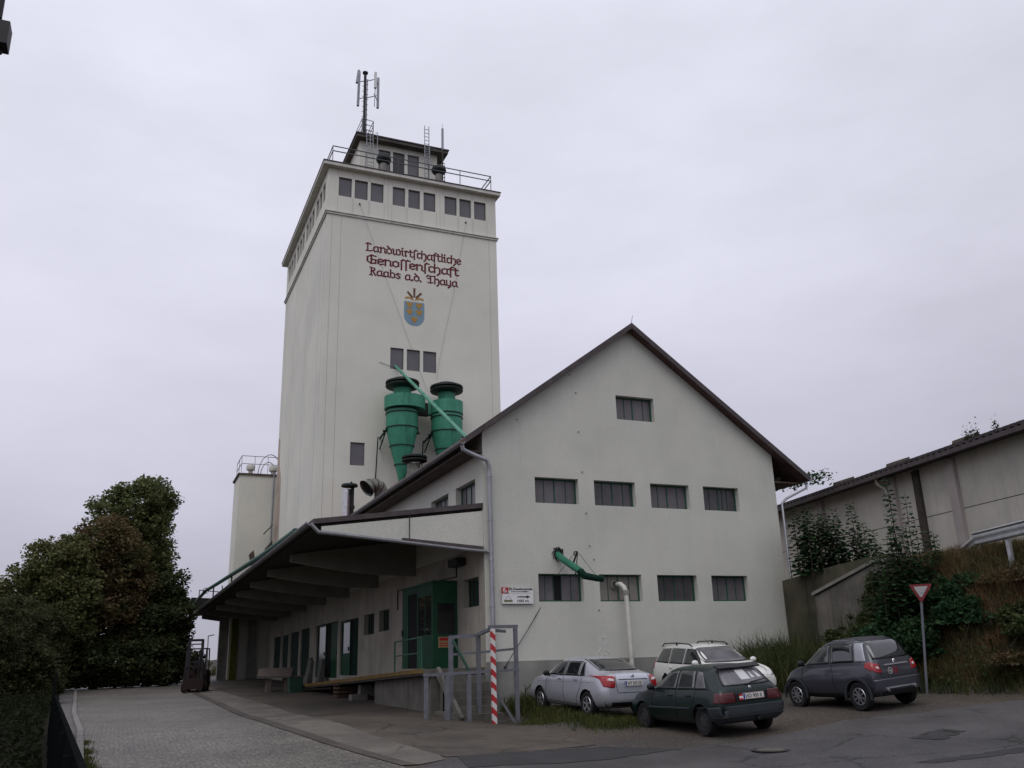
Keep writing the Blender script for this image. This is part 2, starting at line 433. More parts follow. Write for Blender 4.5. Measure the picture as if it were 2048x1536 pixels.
def text_geo(mb, txt, size, place, mi=0, align='LEFT', xs=1.0, bold=0.0, width=None):
    c = bpy.data.curves.new("t", 'FONT'); c.body = txt; c.size = size; c.align_x = align; c.offset = bold; c.extrude = 0.0
    c.resolution_u = 3
    o = bpy.data.objects.new("t", c); COL.objects.link(o)
    bpy.context.view_layer.update()
    me = o.evaluated_get(bpy.context.evaluated_depsgraph_get()).to_mesh()
    vs = [(v.co.x, v.co.y) for v in me.vertices]
    if width and vs:
        x0 = min(a for a, b in vs); x1 = max(a for a, b in vs); xs = width / max(x1 - x0, 1e-6)
        vs = [((a - x0) * xs, b) for a, b in vs]
    else: vs = [(a * xs, b) for a, b in vs]
    fs = [tuple(p.vertices) for p in me.polygons]
    mb.add([place(a, b) for a, b in vs], fs, mi)
    o.evaluated_get(bpy.context.evaluated_depsgraph_get()).to_mesh_clear()
    bpy.data.objects.remove(o); bpy.data.curves.remove(c)

FR = lambda Y: (lambda u, v, d: (u, Y + d, v))        # face looking to -Y, d inwards
LF = lambda X: (lambda u, v, d: (X + d, u, v))        # face looking to -X, u along Y
rnd = random.Random(7)
rng = np.random.default_rng(11)
# ---------------------------------------------------------------- terrain
_C = [(-10, -26, .35), (-10, -5, .40), (-11, 8, .62), (-12, 35, .98), (-13, 60, 1.28), (-6.3, 25.5, .86), (-5, 5, .55), (-1.5, 6.6, .65),
      (-2.6, -2.2, .55), (-1, -2.2, .38), (.1, -2.2, .24), (.9, -4.4, .47), (2.8, -4.4, .53), (.95, -1.8, .56), (2.8, -1.8, .62),
      (1.45, -8.8, .28), (1.45, -6.3, .34), (3.0, -8.8, .38), (3.0, -6.3, .44), (5.7, -8.9, .62), (7.2, -8.9, .73), (5.7, -6.7, .66),
      (5.6, -2.4, .80), (9, -1, .95), (11, 0, 1.0), (9, -11, .78), (13, -13, .75), (3, -14, .22), (-1, -10, .14), (-5, -10, .25),
      (8, -18, .5), (-3, -20, .12), (-8, -16, .3), (-1, 30, 1.0), (-6, 60, 1.3), (14, -26, .7), (-20, 10, .5), (-20, -26, .3), (2, -26, .2)]
_C = np.array(_C, float)
def _phi(r2): return np.where(r2 > 1e-9, r2 * np.log(np.maximum(r2, 1e-9)), 0) * .5
_n = len(_C)
_A = np.zeros((_n + 3, _n + 3))
_d2 = ((_C[:, None, :2] - _C[None, :, :2]) ** 2).sum(-1)
_A[:_n, :_n] = _phi(_d2) + np.eye(_n) * .4
_A[:_n, _n] = 1; _A[:_n, _n + 1:] = _C[:, :2]; _A[_n, :_n] = 1; _A[_n + 1:, :_n] = _C[:, :2].T
_w = np.linalg.solve(_A, np.concatenate([_C[:, 2], np.zeros(3)]))
TOE = np.array([(11.5, 90), (11.5, -1.0), (9.7, -3.2), (8.5, -6.6), (8.55, -9), (9.6, -11.5), (13, -15), (22, -21), (90, -40)], float)
def sstep(a, b, x): t = np.clip((x - a) / (b - a), 0, 1); return t * t * (3 - 2 * t)
def ground_z(x, y):
    x = np.asarray(x, float); y = np.asarray(y, float)
    xc = np.clip(x, -20, 14); yc = np.clip(y, -26, 66)
    d2 = (xc[..., None] - _C[:, 0]) ** 2 + (yc[..., None] - _C[:, 1]) ** 2
    z = (_phi(d2) * _w[:_n]).sum(-1) + _w[_n] + _w[_n + 1] * xc + _w[_n + 2] * yc
    # bank on the right with the upper lane on top
    best = np.full(x.shape, 1e9); sgn = np.ones(x.shape)
    for (ax, ay), (bx, by) in zip(TOE[:-1], TOE[1:]):
        ex, ey = bx - ax, by - ay; L2 = ex * ex + ey * ey
        t = np.clip(((x - ax) * ex + (y - ay) * ey) / L2, 0, 1)
        dx, dy = x - ax - t * ex, y - ay - t * ey
        d = np.hypot(dx, dy); cr = ex * dy - ey * dx
        up = d < best - 1e-9
        sgn = np.where(up, np.sign(cr), sgn); best = np.where(up, d, best)
    t = best * sgn
    w = .12 + 3.2 * sstep(-1.0, -4.2, y)
    top = 4.25 + .05 * np.clip(x - 11, 0, 4)
    k = sstep(0, 1, t / w)
    return np.where(t > 0, z + (np.maximum(top, z) - z) * k, z)
def gz(x, y): return float(ground_z(np.array([x]), np.array([y]))[0])

def ax(segs):
    out = []
    for a, b, s in segs: out += list(np.arange(a, b, s))
    return np.array(out)
gx = np.concatenate([[-900, -300, -120, -60, -40, -30, -24, -18], ax([(-14, 9, .4), (9, 16, .22), (16, 26, .6)]), [28, 34, 45, 70, 120, 300, 900]])
gy = np.concatenate([[-900, -300, -120, -60, -40, -32], ax([(-28, -14, .5), (-14, 2, .3), (2, 16, .6), (16, 70, 2)]), [80, 100, 150, 300, 900]])
XX, YY = np.meshgrid(gx, gy); ZZ = ground_z(XX, YY)
mb = MB(); nx, ny = len(gx), len(gy)
mb.v = [tuple(p) for p in np.stack([XX, YY, ZZ], -1).reshape(-1, 3).tolist()]
mb.f = [(j * nx + i, j * nx + i + 1, (j + 1) * nx + i + 1, (j + 1) * nx + i) for j in range(ny - 1) for i in range(nx - 1)]
mb.m = [0] * len(mb.f)
tag(mb.build("ground", "gravel", smooth='all', recalc=False), kind="structure")

def pl(pts, ts):
    """polyline resampled at parameters ts (0..1 by arc length)"""
    P = np.array(pts, float); s = np.concatenate([[0], np.cumsum(np.hypot(*np.diff(P, axis=0).T))]); s /= s[-1]
    return np.stack([np.interp(ts, s, P[:, 0]), np.interp(ts, s, P[:, 1])], -1)
def sheet(name, A, B, na, nb, off, m, jit=0):
    ta = np.linspace(0, 1, na + 1); a = pl(A, ta); b = pl(B, ta)
    if jit:
        a += rng.normal(0, jit, a.shape); b += rng.normal(0, jit, b.shape)
    mb = MB()
    tb = np.linspace(0, 1, nb + 1)
    P = a[:, None] * (1 - tb)[None, :, None] + b[:, None] * tb[None, :, None]
    Z = ground_z(P[..., 0], P[..., 1]) + off
    mb.v = [tuple(q) for q in np.concatenate([P, Z[..., None]], -1).reshape(-1, 3).tolist()]
    n = nb + 1
    mb.f = [(i * n + j, i * n + j + 1, (i + 1) * n + j + 1, (i + 1) * n + j) for i in range(na) for j in range(nb)]
    mb.m = [0] * len(mb.f)
    o = mb.build(name, m, smooth='all', recalc=True)
    return tag(o, kind="structure")
KERB = [(-10.35, -26), (-10.45, -8), (-10.75, .7), (-11.2, 8.5), (-12.3, 38), (-12.5, 52), (-12.7, 75)]
EDGE = [(-4.6, -26), (-5.1, -13), (-5.47, -9.8), (-5.67, -8.4), (-6.05, -5.8), (-6.45, -2), (-6.5, 6), (-6.55, 16), (-6.5, 27), (-6.0, 40), (-6.0, 75)]
sheet("road", KERB, EDGE, 170, 16, .012, "cobble")
sheet("path", [(-9.82, -26), (-11.44, .3), (-13.2, 38), (-14, 75)], KERB, 120, 4, .016, "pavement")
sheet("drain_channel", [(a + .02, b) for a, b in EDGE[2:]], [(a + .32, b) for a, b in EDGE[2:]], 120, 2, .02, "forecourt")
sheet("concrete_strip", [(a + .32, b) for a, b in EDGE[2:]], [(-4.45, -9.2), (-4.32, -8.85), (-4.77, -4.9), (-4.95, -.6), (-4.85, 7.8), (-5.06, 16.5), (-5.1, 27), (-5, 75)], 120, 4, .016, "strip_concrete")
sheet("forecourt", [(-4.32, -8.85), (-4.77, -4.9), (-4.95, -.6), (-4.85, 7.8), (-5.06, 16.5), (-5.1, 27), (-5, 60)], [(-.8, -8.2), (-.75, -6.0), (.1, -3.2), (.1, 0.1), (.1, 12), (.1, 27), (.1, 60)], 150, 10, .012, "forecourt")
STREET = [(-5.25, -10.2), (-4.4, -9.0), (-3.15, -8.65), (-1.98, -8.42), (-.8, -8.4), (-.03, -9.6), (1.14, -9.95), (2.6, -9.85), (4.6, -9.75), (6.2, -10.4), (8.7, -10.85), (10.2, -12.9), (12.6, -15.4), (22, -22)]
sheet("asphalt_street", STREET, [(-4.4, -27), (0, -27), (5, -27), (10, -27), (16, -27), (24, -27)], 110, 50, .014, "asphalt", .05)
sheet("asphalt_patch", [(-4.1, -8.95), (-2.5, -8.6), (-.9, -8.45)], [(-4.5, -10.4), (-2.2, -10.3), (.3, -9.75)], 20, 10, .022, "patch_asphalt", .06)
sheet("upper_lane", [(12.4, -4), (11.6, -9), (12.6, -13), (16, -15)], [(15.6, 0), (15.8, -6), (16.4, -12), (18, -15)], 40, 8, .012, "asphalt")
sheet("verge", [(-22, -27), (-22, 0), (-22, 40)], [(-9.8, -27), (-11.48, .3), (-13.3, 40)], 60, 12, .010, "verge_soil")
mb = MB()
ks = pl(KERB[:5], np.linspace(0, 1, 90))
ok_ = MB.K
for i in range(89):
    (x0, y0), (x1, y1) = ks[i], ks[i + 1]
    y1 -= .02
    z0, z1 = gz(x0, y0), gz(x1, y1)
    mb.hexa([(x0 - .14, y0, z0 - .1), (x0, y0, z0 - .1), (x1, y1, z1 - .1), (x1 - .14, y1, z1 - .1),
             (x0 - .14, y0, z0 + .11), (x0, y0, z0 + .10), (x1, y1, z1 + .10), (x1 - .14, y1, z1 + .11)])
tag(mb.build("kerb", "kerb"), kind="structure")
sheet("asphalt_patch", [(3.7, -12.25), (4.2, -12.1), (4.75, -12.05)], [(3.8, -12.75), (4.2, -12.7), (4.7, -12.5)], 14, 8, .022, "patch_asphalt", .05)
sheet("asphalt_patch", [(1.9, -13.9), (4.5, -14.4), (8.5, -14.6)], [(2.0, -14.25), (4.5, -14.75), (8.5, -15.0)], 50, 4, .020, "patch_asphalt", .04)
for (x, y, r) in ((1.25, -11.2, .36),):
    t = thing("manhole_cover", "round iron manhole cover in the asphalt below the dark green car", "manhole", (x, y, gz(x, y)))
    mb = MB(); z = gz(x, y)
    mb.lathe([(r * .72, .024), (r * .72, .03), (0.001, .03)], (x, y, z), 26); mb.build("cover", "manhole", t, smooth=True)
    mb = MB(); mb.lathe([(r, .018), (r, .027), (r * .76, .027), (r * .76, .018)], (x, y, z), 26); mb.build("frame", "patch_asphalt", t)

# ---------------------------------------------------------------- generic window
def window(parent, F, u0, u1, v0, v1, d=.16, mull=(), bar=.04, frame="green_frame", glass="glass_dull", transom=None, sill=False, open_at=None, proud=None, label=None):
    mb = MB(); b = bar
    mb.fbox(F, u0, u0 + b, v0, v1, d, d + .05); mb.fbox(F, u1 - b, u1, v0, v1, d, d + .05)
    mb.fbox(F, u0 + b, u1 - b, v0, v0 + b, d, d + .05); mb.fbox(F, u0 + b, u1 - b, v1 - b, v1, d, d + .05)
    for k, q in enumerate(mull):
        c = u0 + (u1 - u0) * q; w = b * (.75 if abs(q - .5) < .02 else .22)
        mb.fbox(F, c - w / 2, c + w / 2, v0 + b, v1 - b, d + .003, d + .047)
    if transom:
        c = v0 + (v1 - v0) * transom; mb.fbox(F, u0 + b, u1 - b, c - b * .3, c + b * .3, d + .006, d + .044)
    w = mb.build("window", frame, parent)
    if label: w["label"] = label
    mb = MB(); mb.fbox(F, u0 + b * .5, u1 - b * .5, v0 + b * .5, v1 - b * .5, d + .022, d + .034)
    mb.build("pane", glass, w)
    if open_at:
        a = u0 + (u1 - u0) * open_at[0]; c = u0 + (u1 - u0) * open_at[1]
        mb = MB(); mb.fbox(F, a, c, v0 + b, v1 - b, d + .012, d + .02); mb.build("opening", "black", w)
    if sill:
        mb = MB(); mb.fbox(F, u0 - .02, u1 + .02, v0 - .03, v0 - .003, -.03, d); mb.build("sill", "ledge", w)
    return w

MB.K = 1.25
# ================================================================= WAREHOUSE
WX, WA = 9.22, 4.58
wh = thing("warehouse", "white rendered gabled warehouse with two rows of green framed windows", "warehouse", (5.8, 0, 1.0))
G = FR(0.0)
WXS = [(1.446, 2.713), (3.185, 4.452), (4.933, 6.192), (6.669, 7.877)]
zt = lambda x: 7.19 + .728 * x if x < WA else 7.19 + .728 * WA - (x - WA) * .722
holes = [(a, b, 5.424, 6.099) for a, b in WXS] + [(a, b, 2.937, 3.624) for a, b in WXS] + [(4.029, 5.257, 7.857, 8.554)]
mb = MB()
mb.wall(G, [(0, -.4), (WX, -.4), (WX, 7.14), (WA, 7.19 + .728 * WA), (0, 7.19)], holes, .17)
L = LF(0.0)
lh = [(.55, 2.05, 5.43, 6.08), (2.66, 4.2, 5.43, 6.08), (.42, 1.56, 2.87, 3.58), (2.3, 4.6, 1.42, 3.4),
      (8.66, 9.96, 2.62, 3.3), (10.6, 12.05, 2.58, 3.28), (12.9, 15.9, 1.2, 3.25), (16.4, 20.8, 1.1, 3.3)]
mb.wall(L, [(0.003, 4.3), (22, 4.3), (22, 7.19), (.003, 7.19)], lh[:2], .17)
mb.add([(WX, 0, -.4), (WX, 22, -.4), (WX, 22, 7.14), (WX, 0, 7.14)], [(0, 1, 2, 3)])
mb.build("wall", "plaster", wh, recalc=False)
mb = MB(); mb.wall(L, [(0.003, -.4), (22, -.4), (22, 4.297), (.003, 4.297)], lh[2:], .17); mb.build('dock_wall', 'dock_plaster_shaded', wh, recalc=False)  # lower wall part, canopy shade put into its plaster colour
mb = MB(); mb.box(-.0, WX + .03, -.035, -.003, -.4, 1.54); mb.box(-.035, -.003, -.035, .3, -.4, 1.4)
mb.build("plinth", "plinth", wh)
for x, z in ((2.62, 9.0), (2.78, 8.5), (2.8, 7.4), (2.85, 6.3), (2.9, 5.2), (1.0, 7.6), (2.95, 4.35), (3.05, 4.0), (3.12, 2.72)):
    mb = MB(); mb.fbox(G, x - .012, x + .012, z - .012, z + .012, -.03, .01); mb.build("wall_anchor", "rust_spot", wh)
# roof
mb = MB(); th = .17
def slope(x0, z0, x1, z1, y0, y1, t, mi):
    mb.hexa([(x0, y0, z0 - t), (x1, y0, z1 - t), (x1, y1, z1 - t), (x0, y1, z0 - t), (x0, y0, z0), (x1, y0, z1), (x1, y1, z1), (x0, y1, z0)], mi)
AP = (4.55, 10.66); th = .13
slope(-.56, 6.95, AP[0], AP[1], -.27, 22.0, th, 0)
slope(AP[0], AP[1], 10.28, 6.53, -.27, 22.0, th, 0)
rf = mb.build("roof", ["roof_tile"], wh)
mb = MB()
for (xa, za, xb, zb) in ((-.57, 6.93, AP[0], AP[1] - .01), (AP[0], AP[1] - .01, 10.29, 6.51)):
    mb.hexa([(xa, -.30, za - .14), (xb, -.30, zb - .14), (xb, -.273, zb - .14), (xa, -.273, za - .14),
             (xa, -.30, za + .03), (xb, -.30, zb + .03), (xb, -.273, zb + .03), (xa, -.273, za + .03)])
mb.build("verge_board", "roof_edge", rf)
mb = MB(); mb.box(-.50, -.003, .02, 21.9, 6.66, 6.70); mb.box(WX + .003, 10.2, .02, 21.9, 6.34, 6.38)
for i in range(8):
    y = .5 + i * 2.8
    mb.beam((9.23, y, 5.96), (9.83, y, 6.6), .1, .12)
mb.build("eaves", "wood_dark", rf)
mb = MB(); mb.tube([(4.62, -.1, 10.6), (4.72, -.1, 11.0)], .006, 6); mb.build("lightning_rod", "iron_dark", rf)
def gutter(parent, x, y0, y1, z, r=.075, m="gutter", name="gutter"):
    mb = MB(); prof = [(r * math.cos(a), r * math.sin(a)) for a in [math.pi + math.pi * k / 8 for k in range(9)]]
    vs = []; fs = []
    for y in (y0, y1): vs += [(x + a, y, z + b) for a, b in prof] + [(x + a * .85, y, z + b * .85) for a, b in prof[::-1]]
    n = 18
    for k in range(n): fs.append((k, (k + 1) % n, n + (k + 1) % n, n + k))
    fs.append(tuple(range(n))); fs.append(tuple(range(2 * n - 1, n - 1, -1)))
    mb.add(vs, fs); return mb.build(name, m, parent)
gutter(rf, -.63, -.28, 21.8, 6.84)
gutter(rf, 10.34, -.28, 21.8, 6.46)
mb = MB(); mb.tube([(-.62, -.16, 6.82), (-.58, -.16, 6.66), (-.4, -.16, 6.58), (.06, -.16, 6.42), (.12, -.14, 6.28), (.13, -.12, 6.1), (.145, -.12, 2.6), (.15, -.12, .3)], .055, 10)
for z in (6.0, 4.9, 3.9, 2.8): mb.tube([(.135, -.12, z), (.135, -.12, z + .05)], .068, 10)
mb.build("downpipe", "zinc", wh, smooth=True)
mb = MB(); mb.tube([(10.33, -.1, 6.40), (10.3, -.1, 6.2), (9.5, -.1, 5.85), (9.32, -.1, 5.7), (9.31, -.1, .5)], .036, 10)
mb.build("downpipe", "zinc", wh, smooth=True)
# gable windows
m5 = (.26, .5, .76)
for i, (a, b) in enumerate(WXS):
    window(wh, G, a, b, 5.424, 6.099, mull=m5 if i != 3 else (.25, .5, .62, .75), glass=("glass_dull", "glass_mid", "glass_dull", "glass_mid")[i])
    if i == 1: window(wh, G, a, b, 2.937, 3.624, mull=m5, glass="pale_pane", label="window with pale blinded panes and a white pipe elbow")
    elif i == 0: window(wh, G, a, b, 2.937, 3.624, mull=(.2, .38, .56, .78), open_at=(.40, .55), label="window with one casement standing open")
    else: window(wh, G, a, b, 2.937, 3.624, mull=(.25, .5, .74), glass=("", "", "glass_mid", "glass_dull")[i])
window(wh, G, 4.029, 5.257, 7.857, 8.554, mull=(.28, .5, .78))
# dock-side windows and doors
for u0, u1, v0, v1 in lh[:3] + lh[4:6]:
    window(wh, L, u0, u1, v0, v1, mull=(.25, .5, .75), glass="glass_dull" if v0 > 4 else "glass_dark")
def door(parent, u0, u1, v0, v1, d, leaf="green_door", glazed=None, name="door"):
    mb = MB(); b = .07
    mb.fbox(L, u0, u0 + b, v0, v1, d, d + .06); mb.fbox(L, u1 - b, u1, v0, v1, d, d + .06)
    if glazed:
        g0 = v0 + (v1 - v0) * glazed
        mb.fbox(L, u0 + b, u1 - b, v0, g0, d + .004, d + .056); mb.fbox(L, u0 + b, u1 - b, v1 - b, v1, d, d + .06)
    else: mb.fbox(L, u0 + b, u1 - b, v0, v1, d + .004, d + .056)
    o = mb.build(name, leaf, parent)
    if glazed:
        mb = MB(); mb.fbox(L, u0 + b * .5, u1 - b * .5, g0 - .02, v1 - b * .5, d + .02, d + .035); mb.build("pane", "glass_dark", o)
    mb = MB(); mb.fbox(L, u0 + .12, u0 + .15, v0 + .9, v0 + 1.05, d - .05, d); mb.build("handle", "iron_dark", o)
    return o
# glazed green porch standing out from the wall over the dock
Pf_ = FR(2.0); Ps = LF(-.68)
mb = MB()
mb.fbox(Pf_, -.68, -.005, 1.42, 2.26, 0, .04); mb.fbox(Pf_, -.68, -.55, 2.26, 3.56, 0, .04); mb.fbox(Pf_, -.07, -.005, 2.26, 3.56, 0, .04); mb.fbox(Pf_, -.55, -.07, 3.04, 3.56, .002, .038)
mb.fbox(Ps, 2.043, 3.38, 1.42, 2.26, 0, .04); mb.fbox(Ps, 2.043, 2.12, 2.26, 3.56, 0, .04); mb.fbox(Ps, 2.64, 2.68, 2.26, 3.26, 0, .04); mb.fbox(Ps, 3.30, 3.38, 2.26, 3.56, 0, .04); mb.fbox(Ps, 2.12, 3.30, 3.26, 3.56, .002, .038)
mb.fbox(Ps, 4.22, 4.78, 1.42, 3.40, 0, .04); mb.fbox(Ps, 3.38, 4.78, 3.40, 3.56, .001, .039)
mb.box(-.70, -.005, 1.98, 4.82, 3.563, 3.62)
pc = mb.build("porch", "green_door", wh)
mb = MB(); mb.fbox(Pf_, -.55, -.07, 2.26, 3.04, .015, .025); mb.build("front_pane", "glass_dark", pc)
mb = MB(); mb.fbox(Ps, 2.12, 2.64, 2.26, 3.26, .015, .025); mb.fbox(Ps, 2.68, 3.30, 2.26, 3.26, .015, .025); mb.build("side_pane", "window_glass", pc)
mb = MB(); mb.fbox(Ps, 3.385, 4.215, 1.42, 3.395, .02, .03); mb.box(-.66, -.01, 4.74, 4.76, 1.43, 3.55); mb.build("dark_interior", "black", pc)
mb = MB(); mb.fbox(Ps, 4.70, 4.73, 2.3, 2.45, -.04, 0); mb.build("door_handle", "iron_dark", pc)
d4 = door(wh, 12.92, 14.0, 1.2, 3.24, .08, leaf="green_dark"); d5 = door(wh, 14.4, 15.88, 1.2, 3.24, .05, glazed=.4)
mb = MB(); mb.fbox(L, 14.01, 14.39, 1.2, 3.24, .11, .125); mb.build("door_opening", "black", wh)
d6 = door(wh, 16.42, 17.9, 1.1, 3.28, .06, leaf="green_door"); d7 = door(wh, 19.0, 20.78, 1.1, 3.28, .06, glazed=.3)
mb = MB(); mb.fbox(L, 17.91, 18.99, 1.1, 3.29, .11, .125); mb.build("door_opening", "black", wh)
# canopy over the dock
mb = MB(); CY1 = 38.0
def canopy_slab(x0, zb0, zt0, x1, zb1, zt1, y0, y1, mi=0):
    mb.hexa([(x0, y0, zb0), (x1, y0, zb1), (x1, y1, zb1), (x0, y1, zb0), (x0, y0, zt0), (x1, y0, zt1), (x1, y1, zt1), (x0, y1, zt0)], mi)
canopy_slab(-4.22, 4.70, 4.82, -.003, 5.24, 5.36, .02, CY1)
cn = mb.build("canopy", "roof_edge", wh)
mb = MB(); canopy_slab(-4.15, 4.655, 4.69, -.01, 5.19, 5.232, .12, CY1 - .1); mb.build("soffit", "soffit", cn)
mb = MB(); Ft = FR(0.0)
mb.prism([(-.004, 4.18), (-4.02, 4.52), (-4.02, 4.65), (-.004, 5.16)], FR(0.04), 0, .07)
mb.build("end_panel", "plaster", cn)
# each beam its own sub-part
for i in range(8):
    y = 5.7 + 4.4 * i
    mb = MB(); mb.prism([(-.004, 4.10), (-1.2, 4.13), (-2.4, 4.26), (-3.75, 4.47), (-3.75, 4.67), (-.004, 5.185)], FR(y), 0, .24)
    mb.build("beam", "beam_concrete", cn)
gutter(cn, -4.30, .0, CY1, 4.74, .08)
mb = MB(); mb.tube([(-4.28, -.03, 4.68), (-4.1, -.06, 4.50), (-3.6, -.06, 4.46), (-.4, -.06, 4.17), (.02, -.08, 4.14), (.13, -.11, 4.10)], .045, 8)
mb.build("drainpipe", "gutter", cn, smooth=True)
mb = MB(); mb.hexa([(-2.1, -.09, 4.345), (-.06, -.09, 4.175), (-.06, .035, 4.175), (-2.1, .035, 4.345), (-2.1, -.09, 4.42), (-.06, -.09, 4.26), (-.06, .035, 4.26), (-2.1, .035, 4.42)])
mb.build("flashing", "roof_edge", cn)
mb = MB(); mb.tube([(-1.92, .0, 5.0), (-1.92, .0, 4.38)], .012, 6); mb.build("cable", "iron_dark", cn)
mb = MB(); mb.tube([(-.02, 1.8, 4.05), (-.02, 2.0, 3.95), (-.02, 2.0, 3.72), (-.02, 7.6, 3.80), (-.02, 7.6, 3.2)], .02, 6); mb.build("cable", "iron_dark", wh)
mb = MB(); mb.box(-.26, -.02, 1.3, 2.0, 3.95, 4.15); mb.build("lamp", "iron_dark", wh)

# loading dock
dk = thing("loading_dock", "concrete loading dock with yellow edge sloping down along the wall", "loading dock", (-1.25, 10, .7))
mb = MB()
pz = lambda y: 1.425 - max(0, y - .3) * .034
ys = [.05, .3, 5, 10, 15.75]
for a, b in zip(ys[:-1], ys[1:]):
    mb.hexa([(-1.555, a, pz(a) - .14), (-.004, a, pz(a) - .14), (-.004, b, pz(b) - .14), (-1.555, b, pz(b) - .14), (-1.555, a, pz(a)), (-.004, a, pz(a)), (-.004, b, pz(b)), (-1.555, b, pz(b))])
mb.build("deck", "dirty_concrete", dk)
mb = MB()
for a, b in zip(ys[:-1], ys[1:]):
    mb.hexa([(-1.6, a, pz(a) - .095), (-1.558, a, pz(a) - .095), (-1.558, b, pz(b) - .095), (-1.6, b, pz(b) - .095), (-1.6, a, pz(a) + .004), (-1.558, a, pz(a) + .004), (-1.558, b, pz(b) + .004), (-1.6, b, pz(b) + .004)])
mb.build("edge_angle", "yellow_edge", dk)
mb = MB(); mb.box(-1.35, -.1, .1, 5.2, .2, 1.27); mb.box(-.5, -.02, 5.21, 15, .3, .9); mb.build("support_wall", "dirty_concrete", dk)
mb = MB()
for k in range(7):
    z = 1.42 - k * .16
    mb.box(-1.15, -.12, -.05 - (k + 1) * .21, .05 - k * .21, .2, z - .16 + .0)
mb.box(-1.30, -1.16, -1.55, .04, .2, .5)
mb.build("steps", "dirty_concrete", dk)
mb = MB()
mb.beam((-1.22, .0, 1.38), (-1.22, -1.6, .34), .08, .2); mb.build("stringer", "wing_concrete", dk)

# guard rail frame
gr = thing("guard_frame", "grey galvanised guard frame with red and white striped post at the dock steps", "guard rail", (-1.2, -2.2, .4))
YF = -1.75
def post(x, zt_, w=.078, m="rail_paint", yy=YF, name="post"):
    mb = MB(); g = gz(x * 1.25, yy * 1.25) / 1.25 - .1
    mb.box(x - w / 2, x + w / 2, yy - w / 2, yy + w / 2, g, zt_); return mb.build(name, m, gr)
XP = [(-2.06, 1.27), (-1.60, 1.29), (-1.10, 1.30), (.02, 2.24)]
for x, z in XP: post(x, z)
post(-1.28, 2.07, .085, yy=-1.1); post(-.62, 2.10, .085, yy=-1.1)
post(-.55, 2.24, .09, m="striped", yy=YF - .06, name="striped_post")
mb = MB()
mb.beam((-2.11, YF, 1.31), (.07, YF, 1.36), .075, .06)
mb.beam((-1.32, -1.1, 2.09), (-.60, -1.1, 2.13), .075, .07); mb.beam((-.62, -1.1, 2.14), (-.55, YF, 2.24), .07, .07)
mb.beam((-.62, YF, 2.28), (.07, YF, 2.28), .075, .07)
mb.beam((-.62, YF + .05, 2.22), (.04, -1.1, 2.20), .06, .06)
mb.beam((-1.3, -1.1, 1.72), (-.6, -1.1, 1.75), .05, .05); mb.beam((-.6, -1.1, 1.75), (.0, YF + .05, 1.80), .05, .05)
mb.build("rail", "rail_paint", gr)
mb = MB(); mb.beam((-1.25, -1.14, 2.03), (-.86, -1.14, 1.36), .05, .05); mb.build("brace", "rail_green", gr)
mb = MB(); mb.beam((-.42, -1.55, .95), (-.02, -1.72, .25), .05, .05); mb.build("brace", "rail_paint", gr)
hr = thing("dock_handrail", "thin dark green handrail at the edge of the loading dock by the glazed door", "handrail", (-1.9, 2.2, 1.75))
mb = MB()
mb.tube([(-1.5, 2.65, 1.34), (-1.5, 2.65, 2.10), (-1.5, .35, 2.15), (-1.5, .35, 1.43)], .022, 6)
mb.tube([(-1.5, 2.65, 1.75), (-1.5, .35, 1.79)], .018, 6); mb.build("rail", "rail_green", hr)
mb = MB(); mb.box(-1.52, -1.485, .38, .62, 1.44, 2.1); mb.build("side_plate", "green_door", hr)

# sign on the door, direction sign on the gable
ds = thing("door_notice", "small red and yellow notice board on the green porch", "notice", (-.4, 2.48, 2.6))
Nf = FR(1.995)
mb = MB(); mb.fbox(Nf, -.535, -.10, 1.925, 2.195, -.012, .004); mb.build("board", "notice_yellow", ds)
mb = MB(); mb.fbox(Nf, -.505, -.13, 2.10, 2.17, -.016, -.0125)
for k_ in range(2):
    for j in range(9): mb.fbox(Nf, -.50 + j * .042, -.50 + j * .042 + .028, 1.955 + k_ * .06, 1.99 + k_ * .06, -.016, -.0125)
mb.build("print", "red_paint", ds)
sg = thing("direction_sign", "white wall sign with red emblem, black arrows and fuel station lettering", "sign", (1.05, -.06, 3.85))
S = FR(-.06)
mb = MB(); mb.fbox(S, .425, 1.265, 2.885, 3.125, 0, .03); mb.fbox(S, .60, 1.265, 3.13, 3.275, 0, .03); mb.build("plate", "white_paint", sg)
mb = MB(); mb.fbox(S, .425, .59, 3.135, 3.275, -.004, .03); em = mb.build("emblem", "red_paint", sg)
mb = MB()
mb.prism([(.44, 3.21), (.455, 3.245), (.48, 3.262), (.52, 3.265), (.505, 3.245), (.475, 3.235), (.475, 3.222), (.54, 3.215), (.555, 3.2), (.45, 3.198)], S, -.009, -.005)
mb.fbox(S, .447, .567, 3.158, 3.176, -.009, -.005); mb.build("emblem_mark", "white_paint", em)
mb = MB()
text_geo(mb, "SB-Dieseltankstelle", .085, lambda a, b: S(.605 + a, 3.212 + b, -.004), width=.645, bold=.002)
text_geo(mb, "100 m", .085, lambda a, b: S(.83 + a, 2.925 + b, -.004), width=.30, bold=.0015)
mb.fbox(S, .66, 1.02, 3.168, 3.18, -.004, -.0005)
mb.prism([(1.02, 3.158), (1.16, 3.174), (1.02, 3.19)], S, -.004, -.0005)
mb.fbox(S, .83, 1.08, 3.038, 3.062, -.004, -.0005)
mb.prism([(1.08, 3.012), (1.18, 3.05), (1.08, 3.088)], S, -.004, -.0005)
mb.build("lettering", "letter_black", sg)
mb = MB(); mb.fbox(S, .475, .70, 2.93, 2.958, -.004, -.0005); pic = mb.build("picture", "olive_paint", sg)
mb = MB(); mb.fbox(S, .475, .70, 2.959, 2.975, -.004, -.0005)
